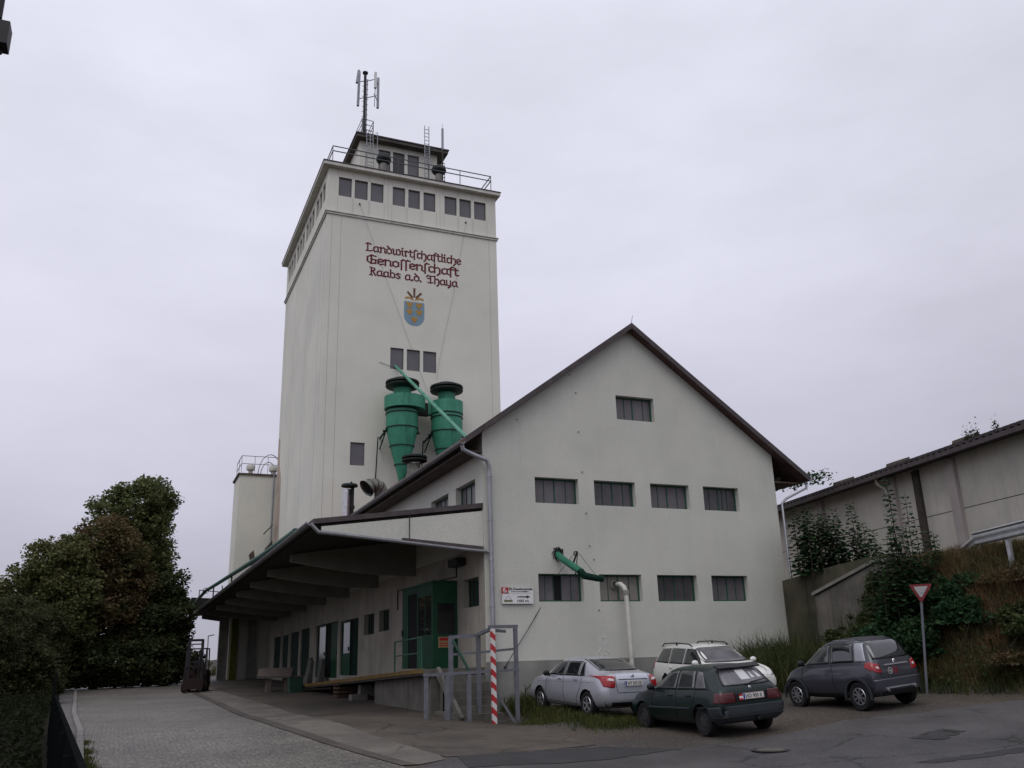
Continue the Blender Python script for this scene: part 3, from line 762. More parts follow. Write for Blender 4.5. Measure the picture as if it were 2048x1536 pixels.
mb.prism([(.49, 2.985), (.578, 3.075), (.585, 3.075), (.50, 2.985)], S, -.004, -.0005); mb.prism([(.678, 2.985), (.590, 3.075), (.583, 3.08), (.668, 2.985)], S, -.0048, -.0009)
mb.build("roof_outline", "stone_grey", pic)

# chute, hoist and pipes on the gable
ch = thing("grain_chute", "green bent grain chute sticking out of the gable above the first lower window", "chute", (2.6, 0, 5.0))
mb = MB(); mb.tube([(2.03, .05, 4.12), (2.0, -.25, 3.98), (2.18, -.95, 3.58)], .085, 14); mb.build("upper_tube", "green_chute", ch, smooth=True)
mb = MB(); mb.tube([(2.14, -.9, 3.62), (2.24, -1.0, 3.48), (2.55, -1.05, 3.42), (2.70, -1.06, 3.41)], [.085, .09, .08, .08], 14, caps=False); mb.tube([(2.69, -1.06, 3.41), (2.4, -1.04, 3.44)], .07, 12, mi=1)
mb.build("lower_tube", ["green_dark", "black"], ch, smooth=True)
mb = MB()
for k in range(26):
    a = rnd.uniform(0, 6.28); r = rnd.uniform(.07, .16)
    mb.beam((2.04 + math.cos(a) * r, -.012, 4.13 + math.sin(a) * r), (2.04 + math.cos(a + .5) * (r + .05), -.03, 4.13 + math.sin(a + .5) * (r + .05)), .02, .02)
mb.lathe([(.13, -.008), (.001, -.008)], (2.04, 0, 4.12), 16, axis='y'); mb.build("sealing", "iron_dark", ch)
hs = thing("hoist_bracket", "small dark hoist bracket with pulley and wires over the green chute", "bracket", (3.1, 0, 5.0))
mb = MB(); mb.beam((2.40, .02, 3.76), (2.26, -.62, 4.11), .035, .035); mb.beam((2.5, .0, 3.62), (2.28, -.6, 4.08), .02, .02); mb.build("arm", "iron_dark", hs)
mb = MB(); mb.lathe([(.04, -.02), (.055, -.02), (.055, .02), (.04, .02)], (2.2, -.64, 4.07), 14, axis='y'); mb.build("pulley", "iron_dark", hs)
mb = MB(); mb.tube([(2.3, -.62, 4.08), (2.52, -1.04, 3.5)], .006, 5); mb.tube([(2.2, -.66, 4.1), (1.9, -.1, 3.55)], .006, 5); mb.build("wire", "iron_dark", hs)
vp = thing("vent_pipe", "white plastic pipe running down the gable from the second lower window", "pipe", (4.8, -.3, 1.5))
mb = MB(); mb.tube([(3.77, .12, 3.38), (3.73, -.12, 3.36), (3.76, -.24, 3.28), (3.79, -.27, 3.15), (3.84, -.28, .6)], .062, 12)
mb.build("pipe", "white_pipe", vp, smooth=True)
mb = MB(); mb.lathe([(.083, 0), (.083, .1)], (3.79, -.27, 3.1), 12); mb.lathe([(.1, 0), (.12, .03), (.09, .08)], (3.70, .1, 3.36), 12, axis='y'); mb.build("socket", "concrete", vp)
gw = thing("guy_wire", "thin slack wire from the first lower window down to the plinth corner", "wire", (1.2, -.06, 2.0))
mb = MB(); mb.tube([(1.58, .02, 2.93), (1.1, -.05, 2.28), (.77, -.05, 1.83), (.46, -.05, 1.41)], .009, 5); mb.build("wire", "iron_dark", gw)
mb = MB(); mb.box(.43, .49, -.07, -.036, 1.37, 1.43); mb.build("anchor", "iron_dark", gw)
# ================================================================= TOWER
TX, TY, TB = 9.77, 22.0, 35.3
tw = thing("grain_tower", "tall white grain silo tower with red gothic lettering and a painted crest", "tower", (6.1, 27.5, 1.2))
T = FR(TY)
WG = [(.57, 1.29), (1.45, 2.18), (2.34, 3.07), (3.59, 4.31), (4.49, 5.18), (5.38, 6.09), (6.63, 7.37), (7.53, 8.25), (8.43, 9.16)]
WM = [(3.575, 4.30), (4.47, 5.20), (5.37, 6.11)]
mb = MB()
th_ = [(a, b, 25.88, 27.03) for a, b in WG] + [(a, b, 16.29, 17.47) for a, b in WM] + [(1.58, 2.315, 11.04, 12.215)]
mb.wall(T, [(0, 5.0), (TX, 5.0), (TX, 27.5), (0, 27.5)], th_, .12)
LW = []
y = 22.6
for g in range(4):
    for k in range(3):
        a = 22.75 + g * 3.1 + k * .92; LW.append((a, a + .74, 25.88, 27.03))
LD = [(22.4, 24.6, 1.1, 3.3), (25.2, 27.6, 1.1, 3.25), (28.2, 30.1, 1.1, 3.2), (30.7, 33.0, 1.1, 3.2)]
mb.wall(L, [(22.0, 5.3), (TB, 5.3), (TB, 27.5), (22.0, 27.5)], LW, .12)
mb.add([(TX, TY, 0), (TX, TB, 0), (TX, TB, 27.5), (TX, TY, 27.5)], [(0, 1, 2, 3)])
mb.add([(0, TB, 0), (TX, TB, 0), (TX, TB, 27.5), (0, TB, 27.5)], [(0, 1, 2, 3)])
mb.build("wall", "plaster_tower", tw, recalc=False)
mb = MB(); mb.wall(L, [(22.0, -.4), (TB, -.4), (TB, 5.297), (22.0, 5.297)], LD, .12); mb.build("dock_wall", "dock_plaster_shaded", tw, recalc=False)  # same plaster with the canopy's shade in its colour
mb = MB()
for zc, o, h in ((24.76, .07, .11), ):
    mb.box(-o, TX + o, TY - o, TB + o, zc - h / 2, zc + h / 2)
mb.box(-.12, TX + .12, TY - .12, TB + .12, 24.82, 24.86)
mb.build("cornice", "ledge", tw)
mb = MB(); mb.box(-.34, TX + .2, TY - .34, TB + .3, 27.5, 27.68); mb.box(-.37, TX + .23, TY - .37, TB + .33, 27.684, 27.74, 1)
rs = mb.build("roof_slab", ["ledge", "roof_edge"], tw)
mb = MB()
for x in (.27, .77, 9.3): mb.fbox(T, x - .008, x + .008, 8, 24.65, -.004, .01)
for x in (22.4, 23.3, 27, 31, 34.5): mb.fbox(L, x - .01, x + .01, 5.4, 24.65, -.004, .01)
for a, b in WG:
    for x in (a - .045, b + .045):
        mb.fbox(T, x - .006, x + .006, 24.9, 25.86, -.004, .01); mb.fbox(T, x - .006, x + .006, 27.05, 27.49, -.004, .01)
for x in (3.33, 6.36): mb.fbox(T, x - .006, x + .006, 24.9, 27.49, -.004, .01)
mb.build("joints", "joint", tw)
mb = MB(); mb.prism([(33.2, 5.5), (35.25, 5.5), (35.25, 15.5), (34.6, 15.2), (34.3, 13.5), (33.5, 12.5)], L, -.004, .01)
mb.build("stain", "stain_plaster", tw)
for a, b in WG: window(tw, T, a, b, 25.88, 27.03, d=.1, bar=.03, frame="rail_grey", glass="glass_tower", sill=False)
for a, b in WM: window(tw, T, a, b, 16.29, 17.47, d=.08, bar=.03, frame="rail_grey", glass="glass_tower", sill=False)
window(tw, T, 1.58, 2.315, 11.04, 12.215, d=.08, bar=.03, frame="rail_grey", glass="glass_tower")
for a, b, c, d in LW: window(tw, L, a, b, c, d, d=.1, bar=.03, frame="rail_grey", glass="glass_tower", sill=False)
for a, b, c, d in LD: door(tw, a, b, c, d, .07, leaf="green_dark")
# lettering: broad pen strokes
GL = {
 'a': (.80, [[(.06, .78), (.0, .6), (0, .2), (.16, 0), (.5, .16)], [(.06, .84), (.28, 1.0), (.52, .88)], [(.52, .95), (.52, .12), (.68, 0)]]),
 'n': (.78, [[(-.06, .88), (.06, 1), (.06, 0)], [(.06, .78), (.36, 1), (.54, .84), (.54, .1), (.66, 0)]]),
 'd': (.76, [[(.3, 1), (0, .76), (0, .2), (.26, 0), (.56, .22), (.56, .76), (.06, 1.42)], [(.3, 1), (.5, .84)]]),
 'w': (1.06, [[(-.04, 1.05), (.06, .92), (.06, .16), (.22, 0), (.42, .16), (.42, 1.02)], [(.42, .16), (.62, 0), (.86, .2), (.86, .78), (.66, 1.12)]]),
 'i': (.38, [[(-.05, .88), (.08, 1), (.08, .1), (.2, 0)], [(.04, 1.36), (.12, 1.46)]]),
 'r': (.6, [[(-.04, .9), (.08, 1), (.08, 0), (.22, .1)], [(.08, .78), (.26, 1), (.46, .86)]]),
 't': (.52, [[(.1, 1.32), (.1, .14), (.25, 0), (.4, .12)], [(-.06, 1), (.36, 1)]]),
 'S': (.44, [[(.06, -.34), (.06, 1.22), (.22, 1.48), (.44, 1.36)]]),
 'c': (.52, [[(.44, .92), (.22, 1), (.02, .8), (.02, .2), (.2, 0), (.44, .14)]]),
 'h': (.76, [[(.04, 1.5), (.04, 0)], [(.04, .78), (.34, 1), (.54, .8), (.54, -.05), (.32, -.4)]]),
 'f': (.46, [[(.06, -.34), (.06, 1.22), (.22, 1.48), (.44, 1.36)], [(-.12, 1), (.3, 1)]]),
 'l': (.32, [[(.06, 1.5), (.06, .1), (.2, 0)]]),
 'e': (.62, [[(.02, .46), (.46, .62), (.42, .86), (.22, 1), (.0, .8), (.0, .2), (.2, 0), (.48, .16)]]),
 'o': (.74, [[(.26, 1), (0, .8), (0, .2), (.26, 0), (.52, .2), (.52, .8), (.26, 1)]]),
 'b': (.74, [[(.02, 1.5), (.02, .16), (.26, 0), (.52, .2), (.52, .8), (.3, 1), (.02, .78)]]),
 's': (.64, [[(.46, .88), (.22, 1), (.02, .78), (.42, .38), (.42, .16), (.2, 0), (-.02, .12)]]),
 'y': (.76, [[(.0, 1), (.0, .2), (.2, 0), (.5, .16)], [(.5, 1), (.5, -.1), (.2, -.42)]]),
 'L': (.86, [[(-.08, 1.3), (.14, 1.48), (.14, .08)], [(-.04, .02), (.42, .02), (.66, .18)], [(.14, 1.40), (.34, 1.46), (.5, 1.3)]]),
 'G': (1.0, [[(.78, 1.34), (.36, 1.5), (0, 1.1), (0, .36), (.32, 0), (.76, .12), (.78, .7), (.5, .76)], [(.36, 1.42), (.36, .14)]]),
 'R': (.92, [[(.02, 1.5), (.18, 1.36), (.18, .04)], [(0, 0), (.32, 0)], [(.18, 1.42), (.54, 1.36), (.6, 1.0), (.24, .8)], [(.34, .8), (.72, .0)]]),
 'T': (1.0, [[(0, 1.22), (.16, 1.48), (.5, 1.36), (.86, 1.44)], [(.5, 1.38), (.5, .1)], [(.80, .16), (.5, 0), (.14, .12)], [(.14, .9), (.5, .84)]]),
 '.': (.3, [[(.04, 0), (.04, .16)]]), ' ': (.5, []),
}
def gothic(mb, txt, x0, x1, base, h, wgt):
    adv = sum(GL[c][0] for c in txt) - .1
    sx = (x1 - x0) / adv; x = x0; k = 0
    for c in txt:
        a, st = GL[c]
        for pl_ in st:
            for (p, q) in zip(pl_[:-1], pl_[1:]):
                P = Vector((x + p[0] * sx, base + p[1] * h)); Q = Vector((x + q[0] * sx, base + q[1] * h))
                d = (Q - P); ln = d.length
                if ln < 1e-5: continue
                d /= ln; n = Vector((-d.y, d.x)); e = d * wgt * .42
                w = wgt * (.5 if abs(d.y) > .55 else .38)
                P -= e; Q += e; dep = -.010 - .0007 * (k % 9); k += 1
                mb.hexa([T(*(P - n * w), dep), T(*(Q - n * w), dep), T(*(Q + n * w), dep), T(*(P + n * w), dep),
                         T(*(P - n * w), -.0005), T(*(Q - n * w), -.0005), T(*(Q + n * w), -.0005), T(*(P + n * w), -.0005)])
        x += a * sx
mb = MB()
gothic(mb, "LandwirtSchaftliche", 2.18, 7.58, 22.86, .31, .08)
gothic(mb, "GenoSSenSchaft", 2.24, 7.44, 22.14, .33, .095)
gothic(mb, "Raabs a.d. Thaya", 2.38, 7.38, 21.47, .30, .08)
mb.build("lettering", "red_letter", tw)
mb = MB()
cx, wv = 4.865, .565
out = [(cx - wv, 20.22), (cx + wv, 20.22), (cx + wv, 19.4)] + [(cx + wv * math.cos(a), 19.4 + .56 * -math.sin(a)) for a in [math.pi * k / 14 for k in range(1, 14)]] + [(cx - wv, 19.4)]
mb.prism(out, T, -.012, -.0005)
cr = mb.build("crest", "crest_blue", tw)
mb = MB()
def cup(x, z, s=.19):
    mb.prism([(x - s, z + .13), (x - s * .9, z + .16), (x + s * .9, z + .16), (x + s, z + .13), (x + s * .8, z), (x + s * .3, z - .1), (x - s * .3, z - .1), (x - s * .8, z)], T, -.022, -.0125)
    mb.prism([(x - s * .45, z - .1), (x + s * .45, z - .1), (x + s * .5, z - .15), (x - s * .5, z - .15)], T, -.020, -.0125)
for x, z in ((4.60, 20.0), (5.13, 20.0), (4.60, 19.6), (5.13, 19.6), (4.865, 19.17)): cup(x, z)
for sgn in (-1, 1):
    for i in range(6):
        a0 = i / 6; a1 = (i + 1) / 6
        f = lambda a: (cx + sgn * (.04 + .48 * a), 20.34 + .11 * math.sin(a * 2.6))
        p, q = f(a0), f(a1)
        mb.hexa([T(p[0], p[1] - .05, -.012 - i * .001), T(q[0], q[1] - .05, -.012 - i * .001), T(q[0], q[1] + .05, -.012 - i * .001), T(p[0], p[1] + .05, -.012 - i * .001),
                 T(p[0], p[1] - .05, -.0005), T(q[0], q[1] - .05, -.0005), T(q[0], q[1] + .05, -.0005), T(p[0], p[1] + .05, -.0005)])
mb.build("emblem_gold", "crest_gold", cr)
mb = MB()
for an, l in ((-42, .52), (0, .62), (42, .52)):
    ca, sa = math.sin(R(an)), math.cos(R(an))
    for k in range(9):
        t0 = .12 + k * .05; 
        for s_ in (-1, 1):
            bx, bz = cx + ca * t0 * l / .52, 20.36 + sa * t0 * l / .52
            ex, ez = bx + (ca * .06 + s_ * sa * .045), bz + (sa * .06 - s_ * ca * .045)
            dd = -.016 - .0006 * k - (.0003 if s_ > 0 else 0)
            nx_, nz_ = sa * .02, -ca * .02
            mb.hexa([T(bx - nx_, bz - nz_, dd), T(bx + nx_, bz + nz_, dd), T(ex + nx_, ez + nz_, dd), T(ex - nx_, ez - nz_, dd),
                     T(bx - nx_, bz - nz_, -.0005), T(bx + nx_, bz + nz_, -.0005), T(ex + nx_, ez + nz_, -.0005), T(ex - nx_, ez - nz_, -.0005)])
mb.build("wheat_ears", "crest_brown", cr)
mb = MB()
mb.fbox(T, 1.70, 1.78, 25.52, 25.60, -.06, 0); mb.fbox(T, 7.86, 7.94, 25.52, 25.60, -.06, 0)
mb.build("wire_anchor", "roof_tile", tw)
mb = MB()
mb.tube([(1.74, TY - .06, 25.54), (3.2, TY - .05, 21.6), (4.9, TY - .05, 17.0), (5.6, TY - .05, 15.2)], .005, 5)
mb.tube([(7.9, TY - .06, 25.54), (7.1, TY - .05, 21.0), (6.3, TY - .05, 17.2), (6.1, TY - .05, 16.0)], .005, 5)
mb.tube([(2.98, TY - .04, 16.58), (3.6, TY - .04, 16.42)], .012, 5)
mb.build("wire", "rail_grey", tw)
# penthouse on the roof
PY = 24.5
Pf = FR(PY)
mb = MB(); PW = [(3.38, 4.11, 28.9, 30.85), (4.26, 4.98, 28.3, 30.86), (5.17, 5.88, 28.9, 30.88)]
mb.wall(Pf, [(2.25, 27.74), (7.03, 27.74), (7.03, 31.2), (2.25, 31.2)], PW, .12)
mb.add([(2.25, PY, 27.74), (2.25, 33, 27.74), (2.25, 33, 31.2), (2.25, PY, 31.2)], [(0, 1, 2, 3)])
mb.add([(7.03, PY, 27.74), (7.03, 33, 27.74), (7.03, 33, 31.2), (7.03, PY, 31.2)], [(0, 1, 2, 3)])
pw = mb.build("penthouse", "plaster_tower", tw, recalc=False)
mb = MB(); mb.box(1.95, 7.6, PY - .45, 33.2, 31.2, 31.38); mb.box(1.90, 7.65, PY - .5, 33.25, 31.384, 31.46, 1)
mb.build("penthouse_roof", ["dirty_concrete", "roof_edge"], tw)
mb = MB(); mb.box(5.95, 6.35, PY + .2, PY + .7, 31.46, 31.75); mb.build("roof_box", "wood_dark", tw)
for i, (a, b, c, d) in enumerate(PW): window(tw, Pf, a, b, c, d, d=.08, bar=.04, frame="rail_grey", glass="glass_tower" if i != 1 else "glass_dark", sill=False)
# roof railing
rl = MB(); rail_z = (28.62, 28.92)
xs = [.2, 2.05, 3.9, 5.7, 7.62, 9.55]
def railrun(mb, a, b, zs, r=.022):
    for z in zs: mb.beam((*a, z), (*b, z), r * 2, r * 2)
mb = MB()
for x in xs: mb.beam((x, 22.08, 27.74), (x, 22.08, 28.92), .035, .035)
for y in (24.5, 27, 29.5, 32, 35): mb.beam((.2, y, 27.74), (.2, y, 28.92), .035, .035); mb.beam((9.55, y, 27.74), (9.55, y, 28.92), .035, .035)
railrun(mb, (.18, 22.08), (9.57, 22.08), rail_z); railrun(mb, (.2, 22.1), (.2, 35.0), rail_z); railrun(mb, (9.55, 22.1), (9.55, 35.0), rail_z); railrun(mb, (.2, 35), (9.55, 35), rail_z)
mb.build("roof_railing", "rail_grey", tw)

def ladder(name, label, x, y, z0, z1, w=.36, m="galv", extra=None, off=.0):
    t = thing(name, label, "ladder", (x * 1.25, y * 1.25, z0 * 1.25))
    mb = MB()
    mb.beam((x, y, z0), (x - .14 + off, y, z1), .04, .04); mb.beam((x + w, y, z0), (x + w - .14 + off, y, z1), .04, .04); mb.build("rails", m, t)
    mb = MB(); n = int((z1 - z0) / .24)
    for i in range(1, n):
        f = i / n; xx = x + (-.14 + off) * f; z = z0 + (z1 - z0) * f
        mb.beam((xx + .02, y, z), (xx + w - .02, y, z), .028, .028)
    mb.build("rungs", m, t)
    if extra:
        mb = MB(); extra(mb); mb.build("hand_bars", m, t)
    return t
def ex1(mb):
    for x in (2.62, 3.05): mb.tube([(x, 23.55, 29.8), (x, 23.5, 31.3), (x, 24.0, 31.55)], .02, 6)
ladder("ladder", "pale ladder below the antenna mast on the tower roof", 2.62, 23.9, 27.74, 31.5, .38, extra=ex1)
ladder("ladder", "pale ladder right of the roof windows rising above the penthouse", 6.08, 23.95, 27.74, 32.75, .27, off=.12,
       extra=lambda mb: (mb.beam((6.36, 23.9, 29.6), (6.36, 23.9, 31.4), .04, .04), [mb.beam((6.1, 23.9, 29.8 + k * .26), (6.36, 23.9, 29.8 + k * .26), .028, .028) for k in range(7)]))
def roofvent(label, x):
    t = thing("roof_ventilator", label, "ventilator", ((x + .22) * 1.25, 22.8 * 1.25, 27.74 * 1.25), group="mushroom ventilators on the tower roof")
    mb = MB(); mb.lathe([(.21, 27.74), (.21, 28.9)], (x, 22.8, 0), 18); mb.build("stack", "concrete", t, smooth=True)
    mb = MB(); mb.lathe([(.0, 29.44), (.2, 29.4), (.40, 29.26), (.44, 29.1), (.40, 29.0), (.3, 28.88), (.22, 28.82)], (x, 22.8, 0), 22); mb.build("hood", "cap_dark", t, smooth=True)
roofvent("dark mushroom ventilator before the left penthouse window", 3.25)
roofvent("dark mushroom ventilator at the right end of the penthouse", 6.57)
# antenna mast
am = thing("antenna_mast", "dark antenna mast with panel aerials on the tower roof", "antenna mast", (3.1, 31.2, 39.3))
MX, MY = 2.58, 25.0
mb = MB(); mb.tube([(MX, MY, 31.3), (MX, MY, 36.3)], .085, 12); mb.lathe([(.12, 36.25), (.17, 36.3), (.17, 36.38), (.001, 36.4)], (MX, MY, 0), 14); mb.build("pole", "iron_dark", am, smooth=True)
mb = MB()
for k in range(24): mb.beam((MX, MY - .02, 31.7 + k * .18), (MX + (.2 if k % 2 else -.18), MY - .05, 31.74 + k * .18), .022, .022)
mb.build("climbing_pegs", "iron_dark", am)
mb = MB(); mb.tube([(MX + .1, MY - .06, 31.4), (MX + .12, MY - .06, 35.8)], .03, 6); mb.build("cable", "iron_dark", am)
for x, y, z0, z1, tl, mm in ((2.24, 25.3, 34.1, 36.55, .1, "galv"), (1.98, 24.6, 35.2, 36.1, .25, "galv"), (3.05, 24.3, 34.9, 36.0, 0, "white_paint"), (3.42, 25.1, 34.1, 36.25, 0, "galv")):
    mb = MB(); mb.beam((x, y, z0), (x + tl * .4, y, z1), .13, .17); mb.build("panel_aerial", mm, am)
mb = MB()
for z in (34.55, 35.75):
    mb.beam((MX - .05, MY, z), (2.24, 25.3, z + .05), .035, .035); mb.beam((MX + .05, MY, z), (3.2, 24.6, z + .05), .035, .035); mb.beam((3.0, 24.4, z), (3.42, 25.1, z), .035, .035)
mb.beam((3.02, 24.32, 33.6), (3.05, 24.3, 35.2), .035, .035)
mb.build("brackets", "rail_grey", am)
mb = MB()
for x, y in ((2.3, 24.3), (3.0, 24.4), (2.3, 25.6), (3.0, 25.6)): mb.beam((x, y, 31.46), (x, y, 32.6), .04, .04)
for z in (31.9, 32.25, 32.6):
    mb.beam((2.3, 24.3, z), (3.0, 24.4, z), .03, .03); mb.beam((2.3, 24.3, z), (2.3, 25.6, z), .03, .03); mb.beam((3.0, 24.4, z), (3.0, 25.6, z), .03, .03)
mb.build("cage", "rail_grey", am)
a2 = thing("aerial", "slim grey aerial on a stand at the right penthouse corner", "aerial", (8.8, 29.4, 34.7))
mb = MB(); mb.beam((6.98, 23.3, 30.9), (6.98, 23.3, 32.35), .12, .1); mb.build("panel_aerial", "galv", a2)
mb = MB(); mb.tube([(6.97, 23.3, 27.74), (6.97, 23.3, 31.2)], .05, 8); mb.tube([(6.97, 23.3, 32.3), (6.97, 23.3, 32.7)], .01, 5); mb.tube([(7.1, 23.3, 27.74), (7.1, 23.3, 29.9)], .02, 6)
for k in range(9): mb.beam((6.9, 23.25, 28 + k * .24), (7.12, 23.25, 28.05 + k * .24), .03, .03)
mb.beam((6.97, 23.3, 31.0), (6.4, 24.0, 31.3), .03, .03); mb.build("stand", "iron_dark", a2)

# cyclones
def cyclone(label, x, yc, dz, spout):
    t = thing("cyclone_separator", label, "dust cyclone", (x * 1.25, yc * 1.25, (9.9 + dz) * 1.25), group="green dust cyclones on the tower")
    c = (x, yc, dz)
    mb = MB(); mb.lathe([(.80, 13.3), (.81, 13.62)] + [(.80, 13.62), (.80, 12.7), (.585, 11.75), (.345, 10.85), (.06, 9.75)], c, 32); mb.build("cone", "green_cyclone", t, smooth=True)
    mb = MB(); mb.lathe([(.45, 14.4), (.45, 14.85)], c, 28); mb.build("neck", "green_cyclone", t, smooth=True)
    mb = MB(); n = 30
    vs = []; 
    rr = lambda a: .82 + (.30 * (a / 360) if True else 0)
    top = []; 
    for k in range(n + 1):
        an = (-8 if spout else 168) + 360 * k / n; r = .80 + (.37 if spout else .16) * max(0, (k / n - .3)) / .7
        top.append((x + math.cos(R(an)) * r, yc + math.sin(R(an)) * r))
    for z0, z1 in ((13.66, 14.3),):
        m = len(top)
        mb.add([(p[0], p[1], z0 + dz) for p in top] + [(p[0], p[1], z1 + dz) for p in top], [(i, i + 1, m + i + 1, m + i) for i in range(m - 1)] + [(0, m - 1, 2 * m - 1, m)])
        mb.add([(x, yc, z1 + .12 + dz)] + [(p[0], p[1], z1 + dz) for p in top], [(0, i, i + 1) for i in range(1, m)])
        mb.add([(x, yc, z0 + dz)] + [(p[0], p[1], z0 + dz) for p in top], [(0, i, i + 1) for i in range(1, m)])
    dr = mb.build("drum", "green_cyclone", t)
    for r, z in ((.815, 13.62), (.825, 13.45), (.812, 12.7), (.605, 11.78), (.365, 10.86)):
        mb = MB(); mb.lathe([(r - .02, z - .035), (r + .015, z - .035), (r + .015, z + .01), (r - .02, z + .01)], c, 32)
        mb.build("band", "cap_dark", t)
    mb = MB(); mb.lathe([(.001, 15.34), (.5, 15.30), (.84, 15.15), (.86, 15.06), (.80, 15.03), (.3, 15.12)], c, 32)
    mb.lathe([(.80, 15.0), (.86, 14.93), (.83, 14.86), (.50, 14.78), (.46, 14.80), (.5, 14.84), (.80, 14.95)], c, 32)
    for k in range(8): a = k * math.pi / 4; mb.beam((x + math.cos(a) * .45, yc + math.sin(a) * .45, 14.8 + dz), (x + math.cos(a) * .5, yc + math.sin(a) * .5, 15.2 + dz), .03, .03)
    mb.build("cap", "cap_dark", t, smooth=True)
    mb = MB()
    for sx_ in (-1, 1):
        mb.beam((x + sx_ * .8, 21.99, 12.45 + dz), (x + sx_ * .8, yc - .1, 12.6 + dz), .07, .07); mb.beam((x + sx_ * .8, 21.99, 11.9 + dz), (x + sx_ * .8, yc + .1, 12.55 + dz), .05, .05)
    mb.beam((x - .95, yc + .1, 12.55 + dz), (x + .95, yc + .1, 12.55 + dz), .07, .07)
    mb.beam((x - 1.02, 21.5, 12.4 + dz), (x - 1.04, 21.9, 9.7 + dz), .05, .05); mb.beam((x + .78, 21.5, 12.4 + dz), (x + .74, 21.9, 10 + dz), .05, .05)
    mb.build("bracket", "green_dark", t)
    if spout:
        mb = MB(); mb.box(x + .6, x + 1.6, yc + .3, yc + .9, 13.68 + dz, 14.25 + dz); mb.build("inlet_duct", "cap_dark", t)
cyclone("left green dust cyclone on the tower, its whole cone in view", 3.88, 20.75, 0.05, True)
cyclone("right green dust cyclone on the tower, its cone cut off by the roof", 6.24, 20.75, 0.02, False)
pp = thing("grain_pipe", "long straight green grain pipe slanting down from a tower window to the roof", "pipe", (4.7, 27.4, 20.4))
mb = MB(); p0 = Vector((3.87, 22.06, 16.47)); p1 = Vector((3.45, 10.4, 9.79))
mb.tube([p0, p1], .076, 14); mb.build("tube", "green_pipe", pp, smooth=True)
mb = MB()
for f in (.12, .30, .47, .66, .83):
    a = p0.lerp(p1, f); b = p0.lerp(p1, f + .006); mb.tube([a, b], .090, 14)
mb.build("flanges", "green_pipe", pp)
# roof elbow duct, roof cowl, chimney
el = thing("elbow_duct", "wide rusty elbow duct rising from the roof below the cyclones", "duct", (1.4, 17.5, 9.2))
mb = MB()
pts = [(1.05, 14, 7.5), (1.08, 14, 7.95), (1.08, 14, 8.18), (1.0, 13.96, 8.36), (.82, 13.92, 8.46), (.6, 13.88, 8.44), (.43, 13.84, 8.3)]
mb.tube(pts, [.27, .27, .28, .28, .28, .30, .38], 20, caps=False); mb.tube([(.46, 13.85, 8.33), (.6, 13.88, 8.43)], .27, 16, mi=1)
mb.build("bend", ["rusty_duct", "black"], el, smooth=True)
mb = MB()
for i in (1, 2, 3, 4, 5):
    a, b = Vector(pts[i]), Vector(pts[min(6, i + 1)]); d_ = (b - a).normalized(); mb.tube([a - d_ * .02, a + d_ * .02], .295 if i < 5 else .315, 20)
mb.build("seams", "roof_edge", el)
rv = thing("roof_cowl", "low grey stack with a dark double ring cap on the warehouse roof", "vent cowl", (2.1, 15, 10))
mb = MB(); mb.lathe([(.26, 7.9), (.26, 8.98)], (1.83, 12, 0), 20); mb.build("stack", "rusty_duct", rv, smooth=True)
mb = MB(); mb.lathe([(.001, 9.38), (.3, 9.36), (.5, 9.28), (.5, 9.22), (.28, 9.24)], (1.86, 12, 0), 24); mb.lathe([(.5, 9.15), (.5, 9.1), (.28, 9.02), (.26, 9.06), (.48, 9.14)], (1.86, 12, 0), 24)
for k in range(6): a = k * math.pi / 3; mb.beam((1.86 + math.cos(a) * .3, 12 + math.sin(a) * .3, 9.03), (1.86 + math.cos(a) * .3, 12 + math.sin(a) * .3, 9.3), .02, .02)
mb.build("cap", "cap_dark", rv)
cm = thing("chimney_pipe", "shiny steel chimney pipe with a flat dark cap behind the canopy", "chimney", (-.42, 17.5, 6.8))
mb = MB(); mb.tube([(-.335, 14, 5.2), (-.335, 14, 8.26)], .155, 18); mb.build("flue", "steel_bright", cm, smooth=True)
mb = MB(); mb.tube([(-.09, 14.05, 5.2), (-.09, 14.05, 8.36)], .075, 12); mb.tube([(-.09, 14.05, 7.5), (-.09, 14.05, 7.62)], .11, 12); mb.build("side_pipe", "iron_dark", cm, smooth=True)
mb = MB(); mb.lathe([(.001, 8.5), (.3, 8.47), (.33, 8.42), (.33, 8.37), (.001, 8.36)], (-.22, 14, 0), 20); mb.tube([(-.15, 14, 8.5), (-.15, 14, 8.58)], .04, 8); mb.build("cap", "cap_dark", cm)

# ================================================================= small silo block behind
sl = thing("silo_block", "lower white silo block with roof railing behind the left side of the tower", "silo", (-1, 46.5, 1.2))
SY = 35.8
mb = MB(); mb.box(-2.2, 4.0, SY, SY + 2.8, -.3, 13.1); mb.build("wall", "plaster_tower", sl)
mb = MB(); mb.box(-2.30, 4.1, SY - .09, SY + 2.9, 13.1, 13.22); mb.build("roof_slab", "wood_dark", sl)
mb = MB()
for x in (-2.1, -1.3, -.5, .4): mb.beam((x, SY + .1, 13.3), (x, SY + .1, 14.35), .03, .03)
for y in (37.2, 38.5): mb.beam((-2.1, y, 13.3), (-2.1, y, 14.35), .03, .03)
railrun(mb, (-2.1, SY + .1), (3, SY + .1), (13.85, 14.35), .018); railrun(mb, (-2.1, SY + .1), (-2.1, 38.5), (13.85, 14.35), .018)
mb.build("railing", "galv", sl)
mb = MB()
for r, x in ((.95, -.2), (.62, -.3)): mb.tube([(x - math.cos(a) * r * .8, SY + 1.2, 13.3 + math.sin(a) * r * 1.55) for a in [math.pi * k / 14 for k in range(15)]], .03, 6)
mb.build("hoop", "galv", sl)
